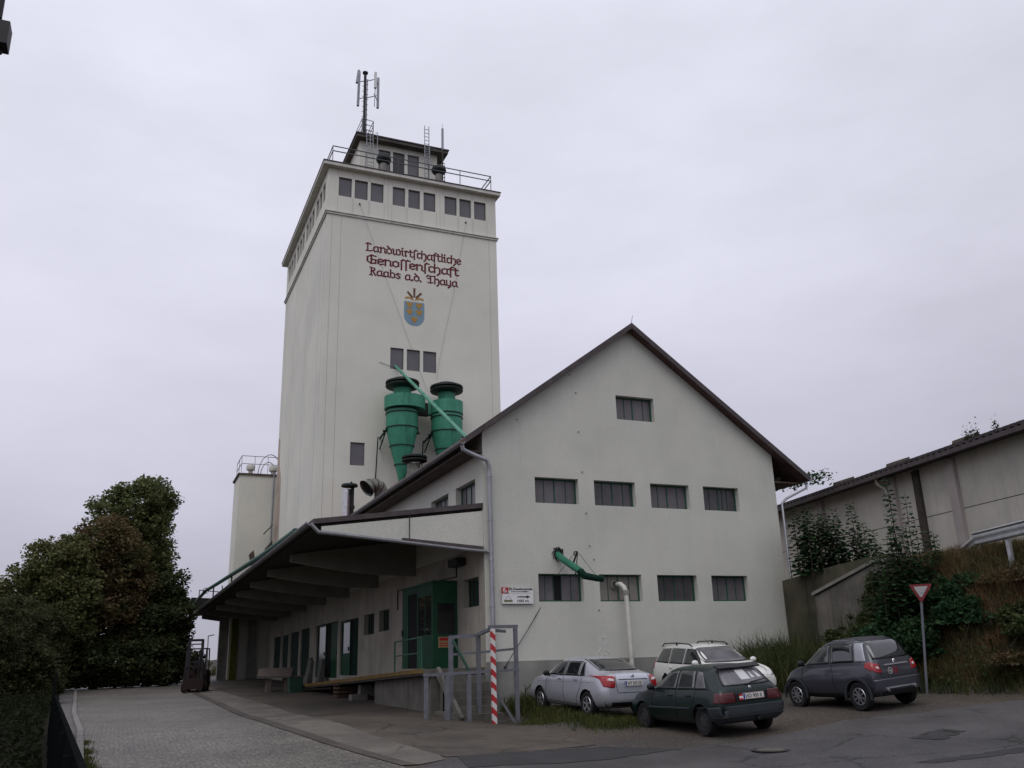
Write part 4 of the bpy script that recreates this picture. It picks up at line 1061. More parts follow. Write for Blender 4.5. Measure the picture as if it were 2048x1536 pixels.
for x in (-1.45, -.05):
    mb = MB(); mb.lathe([(.14, 13.3), (.14, 13.6), (.26, 13.62), (.28, 13.85), (.22, 13.95), (.001, 13.97)], (x, SY + .9, 0), 16); mb.build("vent", "ledge", sl, smooth=True)
mb = MB(); mb.tube([(-.12, SY - .06, 13.2), (-.12, SY - .06, 6.0)], .045, 8); mb.build("downpipe", "zinc", sl)
mb = MB()
mb.hexa([(-4.55, 36.5, 5.0), (-2.2, 36.5, 4.75), (-2.2, 41, 4.75), (-4.55, 41, 5.0), (-4.4, 36.5, 5.7), (-2.2, 36.5, 5.6), (-2.2, 41, 5.6), (-4.4, 41, 5.7)])
mb.build("side_canopy", "soffit", sl)
mb = MB(); mb.beam((-4.0, 36.6, 5.7), (-4.0, 36.6, 6.15), .05, .05); mb.beam((-4.0, 36.6, 6.13), (-2.5, 36.6, 6.0), .05, .05); mb.beam((-2.7, 36.6, 5.6), (-2.7, 36.6, 6.4), .06, .06); mb.build("canopy_rail", "rail_grey", sl)
for q, m_ in (((-2.72, -2.21, 36.2, 36.7, .6, 4.74), "concrete"), ((-2.11, -1.75, 35.5, 35.78, .6, 4.4), "olive_paint"), ((-1.2, -.75, 35.3, 35.6, .6, 4.4), "concrete")):
    mb = MB(); mb.box(*q); mb.build("pillar", m_, sl)
for q in ([(-1.46, 8.08), (-1.19, 8.38), (-1.0, 7.48), (-1.21, 7.17)], [(-.55, 8.45), (-.12, 9.0), (-.05, 8.3), (-.42, 8.0)], [(-.66, 9.39), (-.15, 9.96), (-.15, 9.86), (-.66, 9.29)]):
    mb = MB(); mb.prism(q, FR(34.95), 0, .08); mb.build("hatch_flap", "wood_dark", sl)
cv = thing("conveyor_tube", "long dark green conveyor tube running along the outer canopy edge", "conveyor", (-5.1, 20, 6.2))
mb = MB(); mb.tube([(-4.12, 3.0, 4.95), (-4.12, 9, 5.02), (-4.1, 25.0, 5.46), (-4.1, 30.5, 5.62), (-4.25, 33.0, 5.40), (-4.35, 40.5, 5.04)], .085, 10); mb.build("tube", "rail_green", cv, smooth=True)
mb = MB(); mb.lathe([(.14, -.25), (.16, 0), (.14, .25)], (-4.1, 30.6, 5.62), 14, axis='y')
for y, z in ((9, 5.0), (18, 5.25), (26, 5.5)): mb.beam((-4.1, y, 4.82), (-4.1, y, z), .06, .06)
mb.build("supports", "iron_dark", cv)

MB.K = 1.0
# ================================================================= things around the dock
def crate(label, x, y, w, h, d):
    z = gz(x, y); t = thing("wooden_crate", label, "crate", (x, y, z))
    mb = MB()
    for k in range(4): a = z + .02 + k * h / 4; mb.box(x - w / 2, x + w / 2, y - d / 2, y - d / 2 + .02, a, a + h / 4 * .55); mb.box(x - w / 2, x + w / 2, y + d / 2 - .02, y + d / 2, a, a + h / 4 * .55)
    for k in range(4): a = z + .02 + k * h / 4; mb.box(x - w / 2 - .02, x - w / 2, y - d / 2, y + d / 2, a, a + h / 4 * .55); mb.box(x + w / 2, x + w / 2 + .02, y - d / 2, y + d / 2, a, a + h / 4 * .55)
    mb.build("slats", "crate_wood", t)
    mb = MB()
    for sx_ in (-1, 1):
        for sy_ in (-1, 1): mb.box(x + sx_ * (w / 2 - .04) - .03, x + sx_ * (w / 2 - .04) + .03, y + sy_ * (d / 2 - .05) - .02, y + sy_ * (d / 2 - .05) + .02, z, z + h + .02)
    mb.box(x - w / 2, x + w / 2, y - d / 2 + .03, y + d / 2 - .03, z + .02, z + .05); mb.build("posts", "crate_wood", t)
crate("slatted brown wooden crate standing in the dark under the loading dock", -1.5, 11.6, .9, .6, .8)
st = thing("stone_block", "pale stepped stone block beside the crate under the dock", "stone block", (-1.6, 9.0, gz(-1.6, 9)))
z = gz(-1.6, 9.0); mb = MB(); mb.box(-1.95, -1.35, 8.8, 9.3, z, z + .22); mb.box(-1.62, -1.2, 8.85, 9.25, z + .224, z + .55); mb.build("blocks", "stone_grey", st)
bd = thing("board_stack", "pale boards laid across two low blocks in front of the far dock", "boards", (-2.8, 20.4, gz(-2.8, 20.4)))
z = gz(-2.8, 20.6); mb = MB(); mb.box(-3.4, -3.2, 20.3, 20.9, z, z + .62); mb.box(-2.6, -2.35, 20.3, 20.9, z, z + .62); mb.build("block", "pale_board", bd)
mb = MB(); mb.hexa([(-3.9, 20.1, z + .66), (-2.3, 20.1, z + .63), (-1.9, 22.0, z + .75), (-3.6, 22.0, z + .8), (-3.9, 20.1, z + .75), (-2.3, 20.1, z + .72), (-1.9, 22.0, z + 1.1), (-3.6, 22.0, z + 1.1)]); mb.build("boards", "pale_board", bd)
gbx = thing("feed_bin", "small mint green bin standing by the far end of the dock", "bin", (-1.9, 18.5, gz(-1.9, 18.5)))
x, y = -2.35, 18.6; z = gz(x, y); mb = MB(); mb.hexa([(x - .28, y - .28, z), (x + .28, y - .28, z), (x + .28, y + .28, z), (x - .28, y + .28, z), (x - .33, y - .33, z + .68), (x + .33, y - .33, z + .68), (x + .33, y + .33, z + .68), (x - .33, y + .33, z + .68)]); mb.build("body", "mint", gbx)
mb = MB(); mb.box(x - .36, x + .36, y - .36, y + .36, z + .684, z + .74); mb.build("lid", "wood_dark", gbx)
sk = thing("paper_sacks", "pale sacks leaning on the wall at the far end of the dock", "sacks", (-.5, 24, gz(-.5, 24)))
mb = MB()
for k, (x, y, h) in enumerate(((-.9, 23.5, 1.35), (-.75, 24.6, 1.5), (-.5, 22.6, 1.4))):
    z = gz(x, y) ; mb.hexa([(x - .1, y - .35, z), (x + .2, y - .35, z), (x + .2, y + .35, z), (x - .1, y + .35, z), (x + .15, y - .3, z + h), (x + .3, y - .3, z + h), (x + .3, y + .3, z + h), (x + .15, y + .3, z + h)])
mb.build("sacks", "stone_grey", sk)

# forklift
fz = gz(-6.3, 25.6)
fk = thing("forklift", "dark red forklift truck with mast raised parked on the yard", "forklift", (-6.3, 25.6, fz), rot=(0, 0, R(-12)))
def lb(name, mats, fn, smooth=False, parent=None):
    mb = MB(); fn(mb); return mb.build(name, mats, parent or fk, local=True, smooth=smooth)
# local: forks towards -y (to the viewer)
lb("chassis", "fork_red", lambda m: (m.box(-.55, .55, -.5, 1.2, .22, .85), m.box(-.5, .5, .5, 1.3, .85, 1.12)))
lb("counterweight", "fork_yellow", lambda m: m.box(-.56, .56, 1.2, 1.55, .25, 1.05))
lb("seat", "car_black", lambda m: (m.box(-.25, .25, .35, .8, 1.13, 1.25), m.box(-.25, .25, .8, .9, 1.13, 1.6)))
def _gd(m):
    for sx_ in (-1, 1):
        m.beam((sx_ * .5, -.35, .85), (sx_ * .48, -.15, 2.15), .06, .06); m.beam((sx_ * .5, 1.1, 1.1), (sx_ * .48, 1.0, 2.15), .06, .06); m.beam((sx_ * .48, -.2, 2.16), (sx_ * .48, 1.05, 2.16), .06, .06)
    for k in range(6): m.beam((-.48, -.15 + k * .23, 2.17), (.48, -.15 + k * .23, 2.17), .04, .04)
lb("overhead_guard", "car_black", _gd)
def _ms(m):
    for sx_ in (-1, 1): m.beam((sx_ * .36, -.72, .12), (sx_ * .32, -.60, 2.62), .13, .12); m.beam((sx_ * .26, -.78, .15), (sx_ * .24, -.72, 2.1), .07, .08)
    m.beam((-.34, -.60, 2.58), (.34, -.60, 2.58), .1, .12); m.beam((-.34, -.61, 2.38), (.34, -.61, 2.38), .08, .06); m.beam((-.36, -.68, 1.5), (.36, -.68, 1.5), .08, .1)
lb("mast", "car_black", _ms)
lb("carriage", "fork_red", lambda m: (m.box(-.5, .5, -.86, -.80, .15, .7), [m.beam((a, -.84, .3), (a, -.82, 1.25), .04, .05) for a in (-.45, -.22, 0, .22, .45)], m.beam((-.47, -.82, 1.25), (.47, -.82, 1.25), .05, .05)))
lb("forks", "fork_red", lambda m: (m.box(-.36, -.24, -1.9, -.87, .1, .15), m.box(.24, .36, -1.9, -.87, .1, .15)))
for x, y, r in ((-.5, -.35, .3), (.5, -.35, .3), (-.46, 1.05, .25), (.46, 1.05, .25)):
    w = lb("wheel", "tyre", lambda m: m.lathe([(.05, -.1), (r * .9, -.1), (r, -.06), (r, .06), (r * .9, .1), (.05, .1)], (x, y, r), 20, axis='x'), True)
    lb("rim", "fork_yellow", lambda m: m.lathe([(.0, -.115), (r * .5, -.115), (r * .5, .115), (0, .115)], (x, y, r), 14, axis='x'), parent=w)
MB.K = 1.0
# ================================================================= retaining wall, hall, guardrail
rw = thing("retaining_wall", "stained concrete retaining wall running out from the right gable corner", "retaining wall", (11.6, -2, 1.0))
mb = MB(); RF = lambda u, v, d: (11.30 + d, u, v)
mb.prism([(-.06, .5), (-.06, 4.36), (-2.7, 4.62), (-4.9, 4.75), (-4.9, .3)], RF, 0, .42); mb.build("wall", "retaining", rw)
mb = MB(); mb.hexa([(10.82, -2.0, 3.70), (11.295, -2.0, 3.70), (11.295, -4.95, 4.50), (10.82, -4.95, 4.50), (10.82, -2.0, 3.80), (11.295, -2.0, 3.80), (11.295, -4.95, 4.60), (10.82, -4.95, 4.60)])
mb.build("coping", "retaining_cap", rw)
mb = MB(); mb.prism([(-2.05, .5), (-2.05, 3.66), (-4.9, 4.46), (-4.9, .5)], lambda u, v, d: (10.9 + d, u, v), 0, .385); mb.build("wing", "wing_concrete", rw)
hl = thing("concrete_hall", "long beige concrete panel hall with dark eaves above the bank", "hall", (18, 0, 4.3))
# wall line from A (far) to B (near)
HA, HB = Vector((23.6, 28.0, 0)), Vector((16.2, -10.4, 0)); HD = (HB - HA); HLn = HD.length; HD.normalize(); HN = Vector((HD.y, -HD.x, 0))
if HN.x > 0: HN = -HN
def HF(u, v, d):      # u metres from A towards B, d inwards
    p = HA + HD * u - HN * d
    return (p.x, p.y, v)
mb = MB(); mb.fbox(HF, 0, HLn + 10, 2.5, 8.85, .0, .25); mb.build("wall", "hall_wall", hl)
uB = lambda y: (HA.y - y) / -HD.y
for y in (17, 11.6, 6.3, -2.55, -8.4, -14, .95):
    mb = MB(); mb.fbox(HF, uB(y) - .22, uB(y) + .22, 2.5, 8.6, -.16, -.001); mb.build("pilaster", "hall_pilaster", hl)
mb = MB()
for v in (4.95, 6.75): mb.fbox(HF, 0, HLn + 9, v - .012, v + .012, -.006, .01)
mb.build("panel_joints", "hall_dark", hl)
mb = MB(); mb.fbox(HF, uB(-.55) - .17, uB(-.55) + .17, 3.5, 8.6, -.12, -.002); mb.build("mossy_strip", "hall_dark", hl)
mb = MB(); q = uB(1.35); mb.tube([HF(q, 8.7, -.5), HF(q, 8.45, -.45), HF(q + .1, 8.2, -.15), HF(q + .1, 3.6, -.14)], .06, 10); mb.build("downpipe", "white_pipe", hl, smooth=True)
mb = MB()
nseg = 300
def hroof(u0, u1, mi): mb.hexa([HF(u0, 8.82, -.62), HF(u1, 8.82, -.62), HF(u1, 10.6, 6), HF(u0, 10.6, 6), HF(u0, 8.90, -.62), HF(u1, 8.90, -.62), HF(u1, 10.7, 6), HF(u0, 10.7, 6)], mi)
for k in range(nseg):
    u0 = k * (HLn + 10) / nseg; w = (HLn + 10) / nseg; dz = .05 if k % 2 else 0
    mb.hexa([HF(u0, 8.80 + dz, -.62), HF(u0 + w - .002, 8.80 + dz, -.62), HF(u0 + w - .002, 10.6 + dz, 6), HF(u0, 10.6 + dz, 6), HF(u0, 8.90 + dz, -.62), HF(u0 + w - .002, 8.90 + dz, -.62), HF(u0 + w - .002, 10.7 + dz, 6), HF(u0, 10.7 + dz, 6)])
hr_ = mb.build("roof", "roof_sheet", hl)
mb = MB(); mb.fbox(HF, 0, HLn + 10, 8.62, 8.78, -.70, -.58); mb.fbox(HF, 0, HLn + 10, 8.70, 8.76, -.57, -.01); mb.build("gutter", "roof_edge", hr_)
for y in (4.2, .35, -3.55, -8):
    mb = MB(); q = uB(y); mb.hexa([HF(q - .3, 8.96, -.45), HF(q + .3, 8.96, -.45), HF(q + .3, 9.15, .3), HF(q - .3, 9.15, .3), HF(q - .27, 9.12, -.42), HF(q + .27, 9.12, -.42), HF(q + .27, 9.33, .3), HF(q - .27, 9.33, .3)]); mb.build("roof_hatch", "wood_dark", hr_)
gd = thing("guardrail", "galvanised steel road guardrail on top of the bank", "guardrail", (11.7, -8.5, 4.3))
def gl(t, z): return (11.86 - .364 * t, -7.72 - t, z)
mb = MB(); prof = [(0, -.155), (-.06, -.11), (-.06, -.06), (0, -.02), (0, .02), (-.06, .06), (-.06, .11), (0, .155)]
def rail(mb, t0, t1, z0, z1):
    vs = []
    for t, z in ((t0, z0), (t1, z1)):
        for dx, dz in prof: p = gl(t, z + dz); vs.append((p[0] + dx, p[1], p[2]))
        for dx, dz in prof[::-1]: p = gl(t, z + dz); vs.append((p[0] + dx + .012, p[1], p[2]))
    n = 16; mb.add(vs, [(i, (i + 1) % n, n + (i + 1) % n, n + i) for i in range(n)] + [tuple(range(n)), tuple(range(2 * n - 1, n - 1, -1))])
rail(mb, 0, 9, 4.80, 4.80); rail(mb, -1.1, -.02, 4.45, 4.78); mb.build("beam", "rail_steel", gd)
mb = MB(); mb.tube([gl(-.05, 4.99), gl(9, 4.99)], .045, 8); mb.build("top_tube", "steel_bright", gd, smooth=True)
for t in (.0, 1.33, 2.66, 4, 5.3):
    mb = MB(); p = gl(t, 0); mb.box(p[0] + .03, p[0] + .13, p[1] - .05, p[1] + .05, gz(p[0], p[1]) - .1, 5.02); mb.build("post", "rail_steel", gd)
mb = MB(); p = gl(-1.1, 0); mb.box(p[0] + .02, p[0] + .12, p[1] - .05, p[1] + .05, gz(p[0], p[1]) - .1, 4.75); mb.beam(gl(-1.1, 4.72), gl(0, 4.4), .06, .06); mb.build("end_post", "galv", gd)
ys_ = thing("yield_sign", "red bordered white triangular yield sign on a grey pole before the bank", "road sign", (8.58, -8.2, gz(8.58, -8.2)))
B0 = Vector((8.58, -8.21, gz(8.58, -8.21) - .05)); B1 = Vector((8.19, -8.95, 3.55))
B1 = Vector((8.84, -8.32, 3.52)); 
mb = MB(); mb.tube([B0, B1], .032, 10); mb.build("pole", "rail_paint", ys_, smooth=True)
fwd = Vector((cam.matrix_world.translation.x - B1.x + 2.5, cam.matrix_world.translation.y - B1.y, 0)).normalized(); rt = Vector((-fwd.y, fwd.x, 0))
upv = (B1 - B0).normalized()
def SF(u, v, d):
    p = B1 + rt * u + upv * v + fwd * (.05 - d); return (p.x, p.y, p.z)
def tri(s, c=.06):
    h = s * .866; return [(-s / 2, .0), (s / 2, .0), (s / 2 + .012, -.03), (.03, -h), (-.03, -h), (-s / 2 - .012, -.03)]
mb = MB(); mb.prism([(u, v + .0) for u, v in tri(.50)], SF, 0, .015); pl_ = mb.build("sign_plate", "sign_red", ys_)
mb = MB(); mb.prism([(u * .62, v * .62 - .055) for u, v in tri(.50)], SF, -.003, -.0005); mb.build("white_field", "sign_white", pl_)
mb = MB(); mb.prism([(-.06, -.16), (.0, -.20), (.10, -.22), (.0, -.235)], SF, -.005, -.0035); mb.build("scratch", "galv", pl_)

# ================================================================= fence by the camera, lamp, railing, far lamp
fn = thing("board_fence", "dark board fence with top rail along the pavement at bottom left", "fence", (-10.8, -10, .4))
f0, f1 = Vector((-9.72, -27.6, 0)), Vector((-11.44, .29, 0)); fd = (f1 - f0).normalized(); fL = (f1 - f0).length
def FF(u, v, d): p = f0 + fd * u + Vector((-fd.y, fd.x, 0)) * d; return (p.x, p.y, v)
mb = MB()
n = 34
for k in range(n):
    u0, u1 = k * fL / n, (k + 1) * fL / n - .006
    zb = gz(*FF((u0 + u1) / 2, 0, 0)[:2]) - .05
    mb.fbox(FF, u0, u1, zb, 1.425, 0, .025)
mb.build("panel", "fence_panel", fn)
mb = MB(); mb.fbox(FF, 0, fL, 1.428, 1.46, -.008, .034); mb.fbox(FF, 0, fL, .7, .76, .026, .06); mb.build("top_rail", "fence_panel", fn)
for k in range(11):
    u = fL - .05 - k * 2.7; p = FF(u, 0, .05)
    mb = MB(); mb.box(p[0] - .035, p[0] + .03, p[1] - .04, p[1] + .04, gz(p[0], p[1]) - .1, 1.95 if k == 0 else 1.42); mb.build("post", "fence_panel", fn)
sl_ = thing("hanging_lantern", "dark lantern hanging into the top left corner of the picture", "street lamp", (-12.4, -19.6, .4))
mb = MB(); mb.tube([(-12.5, -19.6, .3), (-12.5, -19.6, 6.9), (-12.3, -19.65, 7.2), (-11.4, -19.7, 7.3), (-11.24, -19.74, 7.2), (-11.235, -19.74, 6.2)], [.05, .045, .04, .035, .03, .028], 10); mb.build("post_arm", "iron_dark", sl_, smooth=True)
mb = MB(); mb.box(-11.32, -11.148, -19.79, -19.66, 5.985, 6.16); mb.lathe([(.02, 5.984), (.02, 5.955), (.001, 5.953)], (-11.20, -19.70, 0), 10); mb.build("housing", "iron_dark", sl_)
sl2 = thing("street_lamp", "thin distant street lamp beyond the forklift", "street lamp", (-3.1, 57, gz(-3.1, 57)))
mb = MB(); z = gz(-3.1, 57); mb.tube([(-3.1, 57, z), (-3.2, 57, 4.75)], .04, 8); mb.beam((-3.2, 57, 4.72), (-2.7, 57, 4.82), .12, .08); mb.build("lamp_post", "rail_grey", sl2)
gh = thing("hoop_railing", "low green hoop railing at the far bend of the road", "railing", (-12.3, 46, gz(-12.3, 46)))
mb = MB(); z = gz(-12.3, 46)
for k in range(5): mb.beam((-12.9 + k * .32, 46, z), (-12.9 + k * .32, 46, z + 1.15), .045, .045)
mb.beam((-12.9, 46, z + 1.12), (-11.62, 46, z + 1.12), .045, .045); mb.beam((-12.9, 46, z + .4), (-11.62, 46, z + .4), .045, .045); mb.build("rails", "green_cyclone", gh)

# ================================================================= vegetation helpers
def leaf_cards(C, size, N, droop=.3, aspect=.62, up=.5):
    """C (n,3) centres; returns quads (n,4,3) of folded-diamond leaves."""
    n = len(C); s = size * rng.uniform(.45, 1.5, n)
    a = rng.normal(0, 1, (n, 3)); a[:, 2] *= .55; a[:, 2] -= droop; a /= np.linalg.norm(a, axis=1, keepdims=True)
    b = rng.normal(0, 1, (n, 3)); b[:, 2] += 0
    b -= (b * a).sum(1, keepdims=True) * a; b /= np.linalg.norm(b, axis=1, keepdims=True)
    # prefer faces looking upwards
    nrm = np.cross(a, b); fl = (np.abs(nrm[:, 2]) < up * rng.random(n))
    b2 = np.cross(a, np.array([0, 0, 1.0])); l = np.linalg.norm(b2, axis=1, keepdims=True); b2 = b2 / np.maximum(l, 1e-6)
    b = np.where(fl[:, None], b2 + .35 * b, b); b /= np.linalg.norm(b, axis=1, keepdims=True)
    A = a * (s / 2)[:, None]; B = b * (s * aspect / 2)[:, None]
    return np.stack([C - A, C + B + A * .1, C + A, C - B + A * .1], 1)
def clump_points(c, r, n, flat=1.0):
    v = rng.normal(0, 1, (n, 3)); v /= np.linalg.norm(v, axis=1, keepdims=True)
    rad = r * (rng.random(n) ** .45) * rng.uniform(.82, 1.12, n)
    return np.array(c) + v * rad[:, None] * np.array([1, 1, flat])
def crown_clumps(ells, n, rmin, rmax, keep=None):
    """ells: list of (cx,cy,cz,rx,ry,rz): clumps spread through and mostly near the outside."""
    out = []
    vol = np.array([e[3] * e[4] * e[5] for e in ells]); vol = vol / vol.sum()
    for e, f in zip(ells, vol):
        m = max(3, int(n * f))
        v = rng.normal(0, 1, (m, 3)); v /= np.linalg.norm(v, axis=1, keepdims=True)
        rad = rng.uniform(.45, 1.0, m) ** .6
        P = np.array(e[:3]) + v * rad[:, None] * np.array(e[3:6])
        for p in P: out.append((p, rng.uniform(rmin, rmax)))
        v = rng.normal(0, 1, (m // 3, 3)); v[:, 2] = np.abs(v[:, 2]) * .9 - .2; v /= np.linalg.norm(v, axis=1, keepdims=True)
        for p in np.array(e[:3]) + v * rng.uniform(1.02, 1.2, m // 3)[:, None] * np.array(e[3:6]): out.append((p, rng.uniform(.4, .75) * rmin))
    return out
def tree(name, label, base, ells, n, rmin, rmax, per, size, leafm, trunk_h, tr=.28, group=None, cat="tree", limbs=9):
    t = thing(name, label, cat, (base[0], base[1], base[2]), group)
    cl = crown_clumps(ells, n, rmin, rmax)
    P = np.concatenate([clump_points(c, r, max(4, int(per * (r / rmax) ** 2)), .75) for c, r in cl])
    P = P[P[:, 2] > base[2] + .1]
    npmesh("crown", leaf_cards(P, size, None), 4, leafm, t)
    mb = MB(); b = Vector(base); topc = max(c[2] for c, r in cl)
    k = Vector((base[0] + rnd.uniform(-.3, .3), base[1], base[2] + trunk_h))
    mb.tube([b - Vector((0, 0, .3)), b.lerp(k, .5) + Vector((.08, 0, 0)), k], [tr * 1.25, tr, tr * .8], 10)
    tips = rnd.sample(cl, min(limbs, len(cl)))
    for c, r in tips:
        c = Vector(c); mid = k.lerp(c, .5) + Vector((rnd.uniform(-.3, .3), rnd.uniform(-.3, .3), rnd.uniform(0, .5)))
        mb.tube([k - Vector((0, 0, .2)), mid, c], [tr * .5, tr * .28, tr * .07], 6)
    mb.build("trunk", "bark", t, smooth='all')
    return t
GT = "trees at the bend of the road"
b = lambda x, y: (x, y, gz(x, y))
tree("tall_tree", "tallest tree of the clump, its loose green top above the others", b(-9.4, 41),
     [(-9.6, 41, 13.0, 2.3, 2.3, 1.7), (-9.0, 41, 11.4, 1.5, 2.0, 1.6), (-11.6, 40, 12.3, 1.2, 1.4, .9), (-9.2, 41, 9.0, 1.9, 2.2, 2.0), (-8.6, 41, 6.4, 1.9, 2.2, 2.2), (-9.6, 41, 8, 2.2, 2.4, 2.5)], 230, .5, 1.05, 420, .23, "leaf_tall", 5.5, .3, GT)
tree("copper_tree", "reddish brown tree in the middle of the clump", b(-11.4, 38),
     [(-11.4, 38, 9.6, 2.2, 2.2, 2.0), (-12.8, 38, 8.4, 1.8, 2, 2.0), (-10.3, 38, 7.4, 1.7, 2, 2.4), (-11.6, 38, 5.2, 2.3, 2.2, 2.6)], 230, .5, 1.0, 420, .21, "leaf_copper", 3.5, .26, GT)
tree("olive_tree", "olive green tree sloping down at the left of the clump", b(-14.2, 36),
     [(-13.9, 36, 8.6, 1.5, 1.8, 1.6), (-15.0, 35.5, 7.0, 1.8, 2, 1.8), (-14.2, 36, 5.0, 2.4, 2.2, 2.6), (-16.6, 36, 4.9, 2.0, 2, 2.3), (-12.9, 36, 6.2, 1.6, 2, 2.4), (-15.5, 35.5, 2.6, 2.6, 1.8, 1.8)], 240, .5, 1.0, 420, .22, "leaf_olive", 3.0, .24, GT)
tree("dark_tree", "dark lower tree on the right of the clump beside the forklift", b(-7.2, 39),
     [(-7.5, 39, 5.0, 1.6, 2.0, 2.0), (-8.6, 39, 4.6, 2.0, 2.0, 2.2), (-7.5, 39, 7.2, 1.0, 1.5, 1.2)], 170, .45, .9, 380, .21, "leaf_dark", 2.5, .22, GT)
tree("broad_shrub", "broad dark shrub filling the foot of the tree clump", b(-10.2, 37),
     [(-10.6, 37, 2.6, 2.6, 1.6, 1.7), (-8.2, 37.2, 2.5, 2.2, 1.5, 1.6), (-12.8, 36, 2.8, 1.8, 1.6, 1.7), (-6.6, 38, 2.2, 1.5, 1.4, 1.2)], 190, .45, .85, 380, .2, "leaf_dark", .8, .1, cat="shrub", limbs=6)
GH = "hedge shrubs left of the fence"
for i, (x, y, h, r, lab, lm) in enumerate(((-14.6, 31, 5.2, 1.7, "tallest hedge shrub, farthest along the fence", "leaf_hedge"), (-15.0, 25.0, 4.9, 1.7, "dark hedge shrub in the middle of the hedge", "leaf_hedge"),
                                      (-15.2, 18.5, 4.6, 1.6, "hedge shrub nearest the camera at the left edge", "leaf_hedge"), (-13.9, 20, 2.6, 1.2, "low dark hedge shrub behind the end of the fence", "leaf_hedge"))):
    z = gz(x, y)
    tree("hedge_shrub", lab, (x, y, z), [(x, y, z + h * .55, r, r * 1.6, h * .42), (x + .2, y, z + h * .25, r * 1.1, r * 1.8, h * .28)], 150, .35, .7, 420, .14, lm, 1.0, .08, GH, "shrub", 6)
for i, (x, y, w, h, lab) in enumerate(((-3.6, 66, 4.5, 1.7, "distant dark bush beyond the street lamp"), (-7.5, 68, 3.5, 1.7, "distant dark bush behind the forklift"))):
    z = gz(x, y); tree("distant_bush", lab, (x, y, z), [(x - w * .35, y, z + h * .5, w * .4, 1.5, h * .6), (x + w * .3, y, z + h * .3, w * .4, 1.5, h * .45)], 50, .4, .7, 150, .2, "leaf_dark", .6, .1, "distant bushes", "shrub", 4)

# saplings on the bank: upright stems with pairs of big leaves
def sapling(name, label, base, stems, leaf, m, gap=.15, nper=7, group=None, spread=.2):
    t = thing(name, label, "sapling", base, group); Q = []; mb = MB()
    for (dx, dy, h, lean) in stems:
        x0, y0 = base[0] + dx, base[1] + dy; z0 = base[2] - .1
        tp = Vector((x0 + lean, y0 + lean * .4, z0 + h)); bt = Vector((x0, y0, z0))
        mb.tube([bt, bt.lerp(tp, .5) + Vector((rnd.uniform(-.06, .06), 0, 0)), tp], [.022, .014, .005], 6)
        k = .35
        while k < h:
            c = np.array(bt.lerp(tp, k / h)); n = nper; sz = leaf * (1.05 - .5 * (k / h) ** 2)
            an = rng.uniform(0, 6.28) + np.arange(n) * (2 * math.pi / n) + rng.normal(0, .25, n)
            rr = spread * (1.15 - .75 * (k / h)) * rng.uniform(.7, 1.35, n)
            d = np.stack([np.cos(an), np.sin(an), np.full(n, -.25) + rng.normal(0, .2, n)], 1); d /= np.linalg.norm(d, axis=1, keepdims=True)
            sd = np.stack([-np.sin(an), np.cos(an), rng.normal(0, .25, n)], 1)
            p = c + d * rr[:, None] * .5 + np.array([0, 0, .03]); A = d * sz; Bv = sd * sz * .42
            Q.append(np.stack([p, p + A * .45 + Bv, p + A, p + A * .45 - Bv], 1)); k += gap * rng.uniform(.8, 1.2)
    npmesh("leaves", np.concatenate(Q), 4, m, t); mb.build("stems", "bark", t)
    return t
x, y = 9.9, -6.6; z = gz(x, y)
st_ = [(-.05, -.3, 6.75 - z, -.22), (.15, .1, 6.35 - z, .05), (.62, -.1, 6.35 - z, .1), (.95, .0, 5.6 - z, .1), (1.35, -.2, 5.2 - z, .12), (-.45, .1, 5.3 - z, -.15), (-.2, .3, 5.0 - z, -.1), (.4, .2, 4.9 - z, .0), (.8, .4, 4.6 - z, .05), (-.6, -.3, 4.3 - z, -.1), (.2, -.4, 4.7 - z, 0), (1.1, .3, 4.4 - z, .2)] + [(rnd.uniform(-.9, 1.5), rnd.uniform(-.5, .5), rnd.uniform(3.7, 5.5) - z, rnd.uniform(-.15, .15)) for _ in range(26)]
sapling("maple_sapling", "tall maple saplings with spiky tops growing on the bank above the dark small car", (x, y, z), st_, .19, "leaf_sap", gap=.145, nper=7, spread=.24)
x, y = 12.0, -1.7; z = gz(x, y)
sapling("maple_bush", "dense maple bush behind the retaining wall at the hall", (x, y, z), [(rnd.uniform(-1.05, 1.0), rnd.uniform(-.5, .7), h, rnd.uniform(-.15, .15)) for h in (2.6, 2.5, 2.4, 2.2, 2.55, 2.1, 2.2, 1.9, 1.7, 2.5, 2.1, 1.8, 2.6, 2.2, 2.3, 2.0, 2.5, 1.6, 1.5, 2.0)] + [(1.45, -.3, 2.0, .1), (1.6, -.4, 1.6, .1), (1.2, -.3, 1.8, 0), (1.75, -.5, 1.2, .05)], .21, "leaf_sap", gap=.11, nper=8, spread=.36)
def bush(name, label, cs, size, m, group=None, per=320, cat="shrub", n=40, rmin=.22, rmax=.42):
    x, y = cs[0][0], cs[0][1]; z = gz(x, y)
    return tree(name, label, (x, y, z), cs, n, rmin, rmax, per, size, m, .4, .035, group, cat, 5)
def E3(x, y, rx, rz, dz=0, ry=None): return (x, y, gz(x, y) + rz * .6 + dz, rx, ry or rx, rz)
bush("dark_shrub", "dark leafy shrub on the bank under the saplings", [E3(9.4, -6.9, 1.1, .8, -.1), E3(10.2, -6.6, 1.0, .55, -.2), E3(9.2, -6.0, .9, .7, -.1), E3(10.6, -7.2, .8, .45, -.2)], .13, "leaf_sap", n=150, per=360)
bush("green_shrub", "green shrub at the foot of the gable beside the white estate car", [E3(8.2, -2.6, 1.0, .45), E3(7.6, -1.2, .8, .4), E3(9.1, -2.2, .9, .5), E3(9.8, -1.0, .9, .6), E3(8.4, -3.6, .7, .4)], .09, "leaf_low", n=90, per=300)
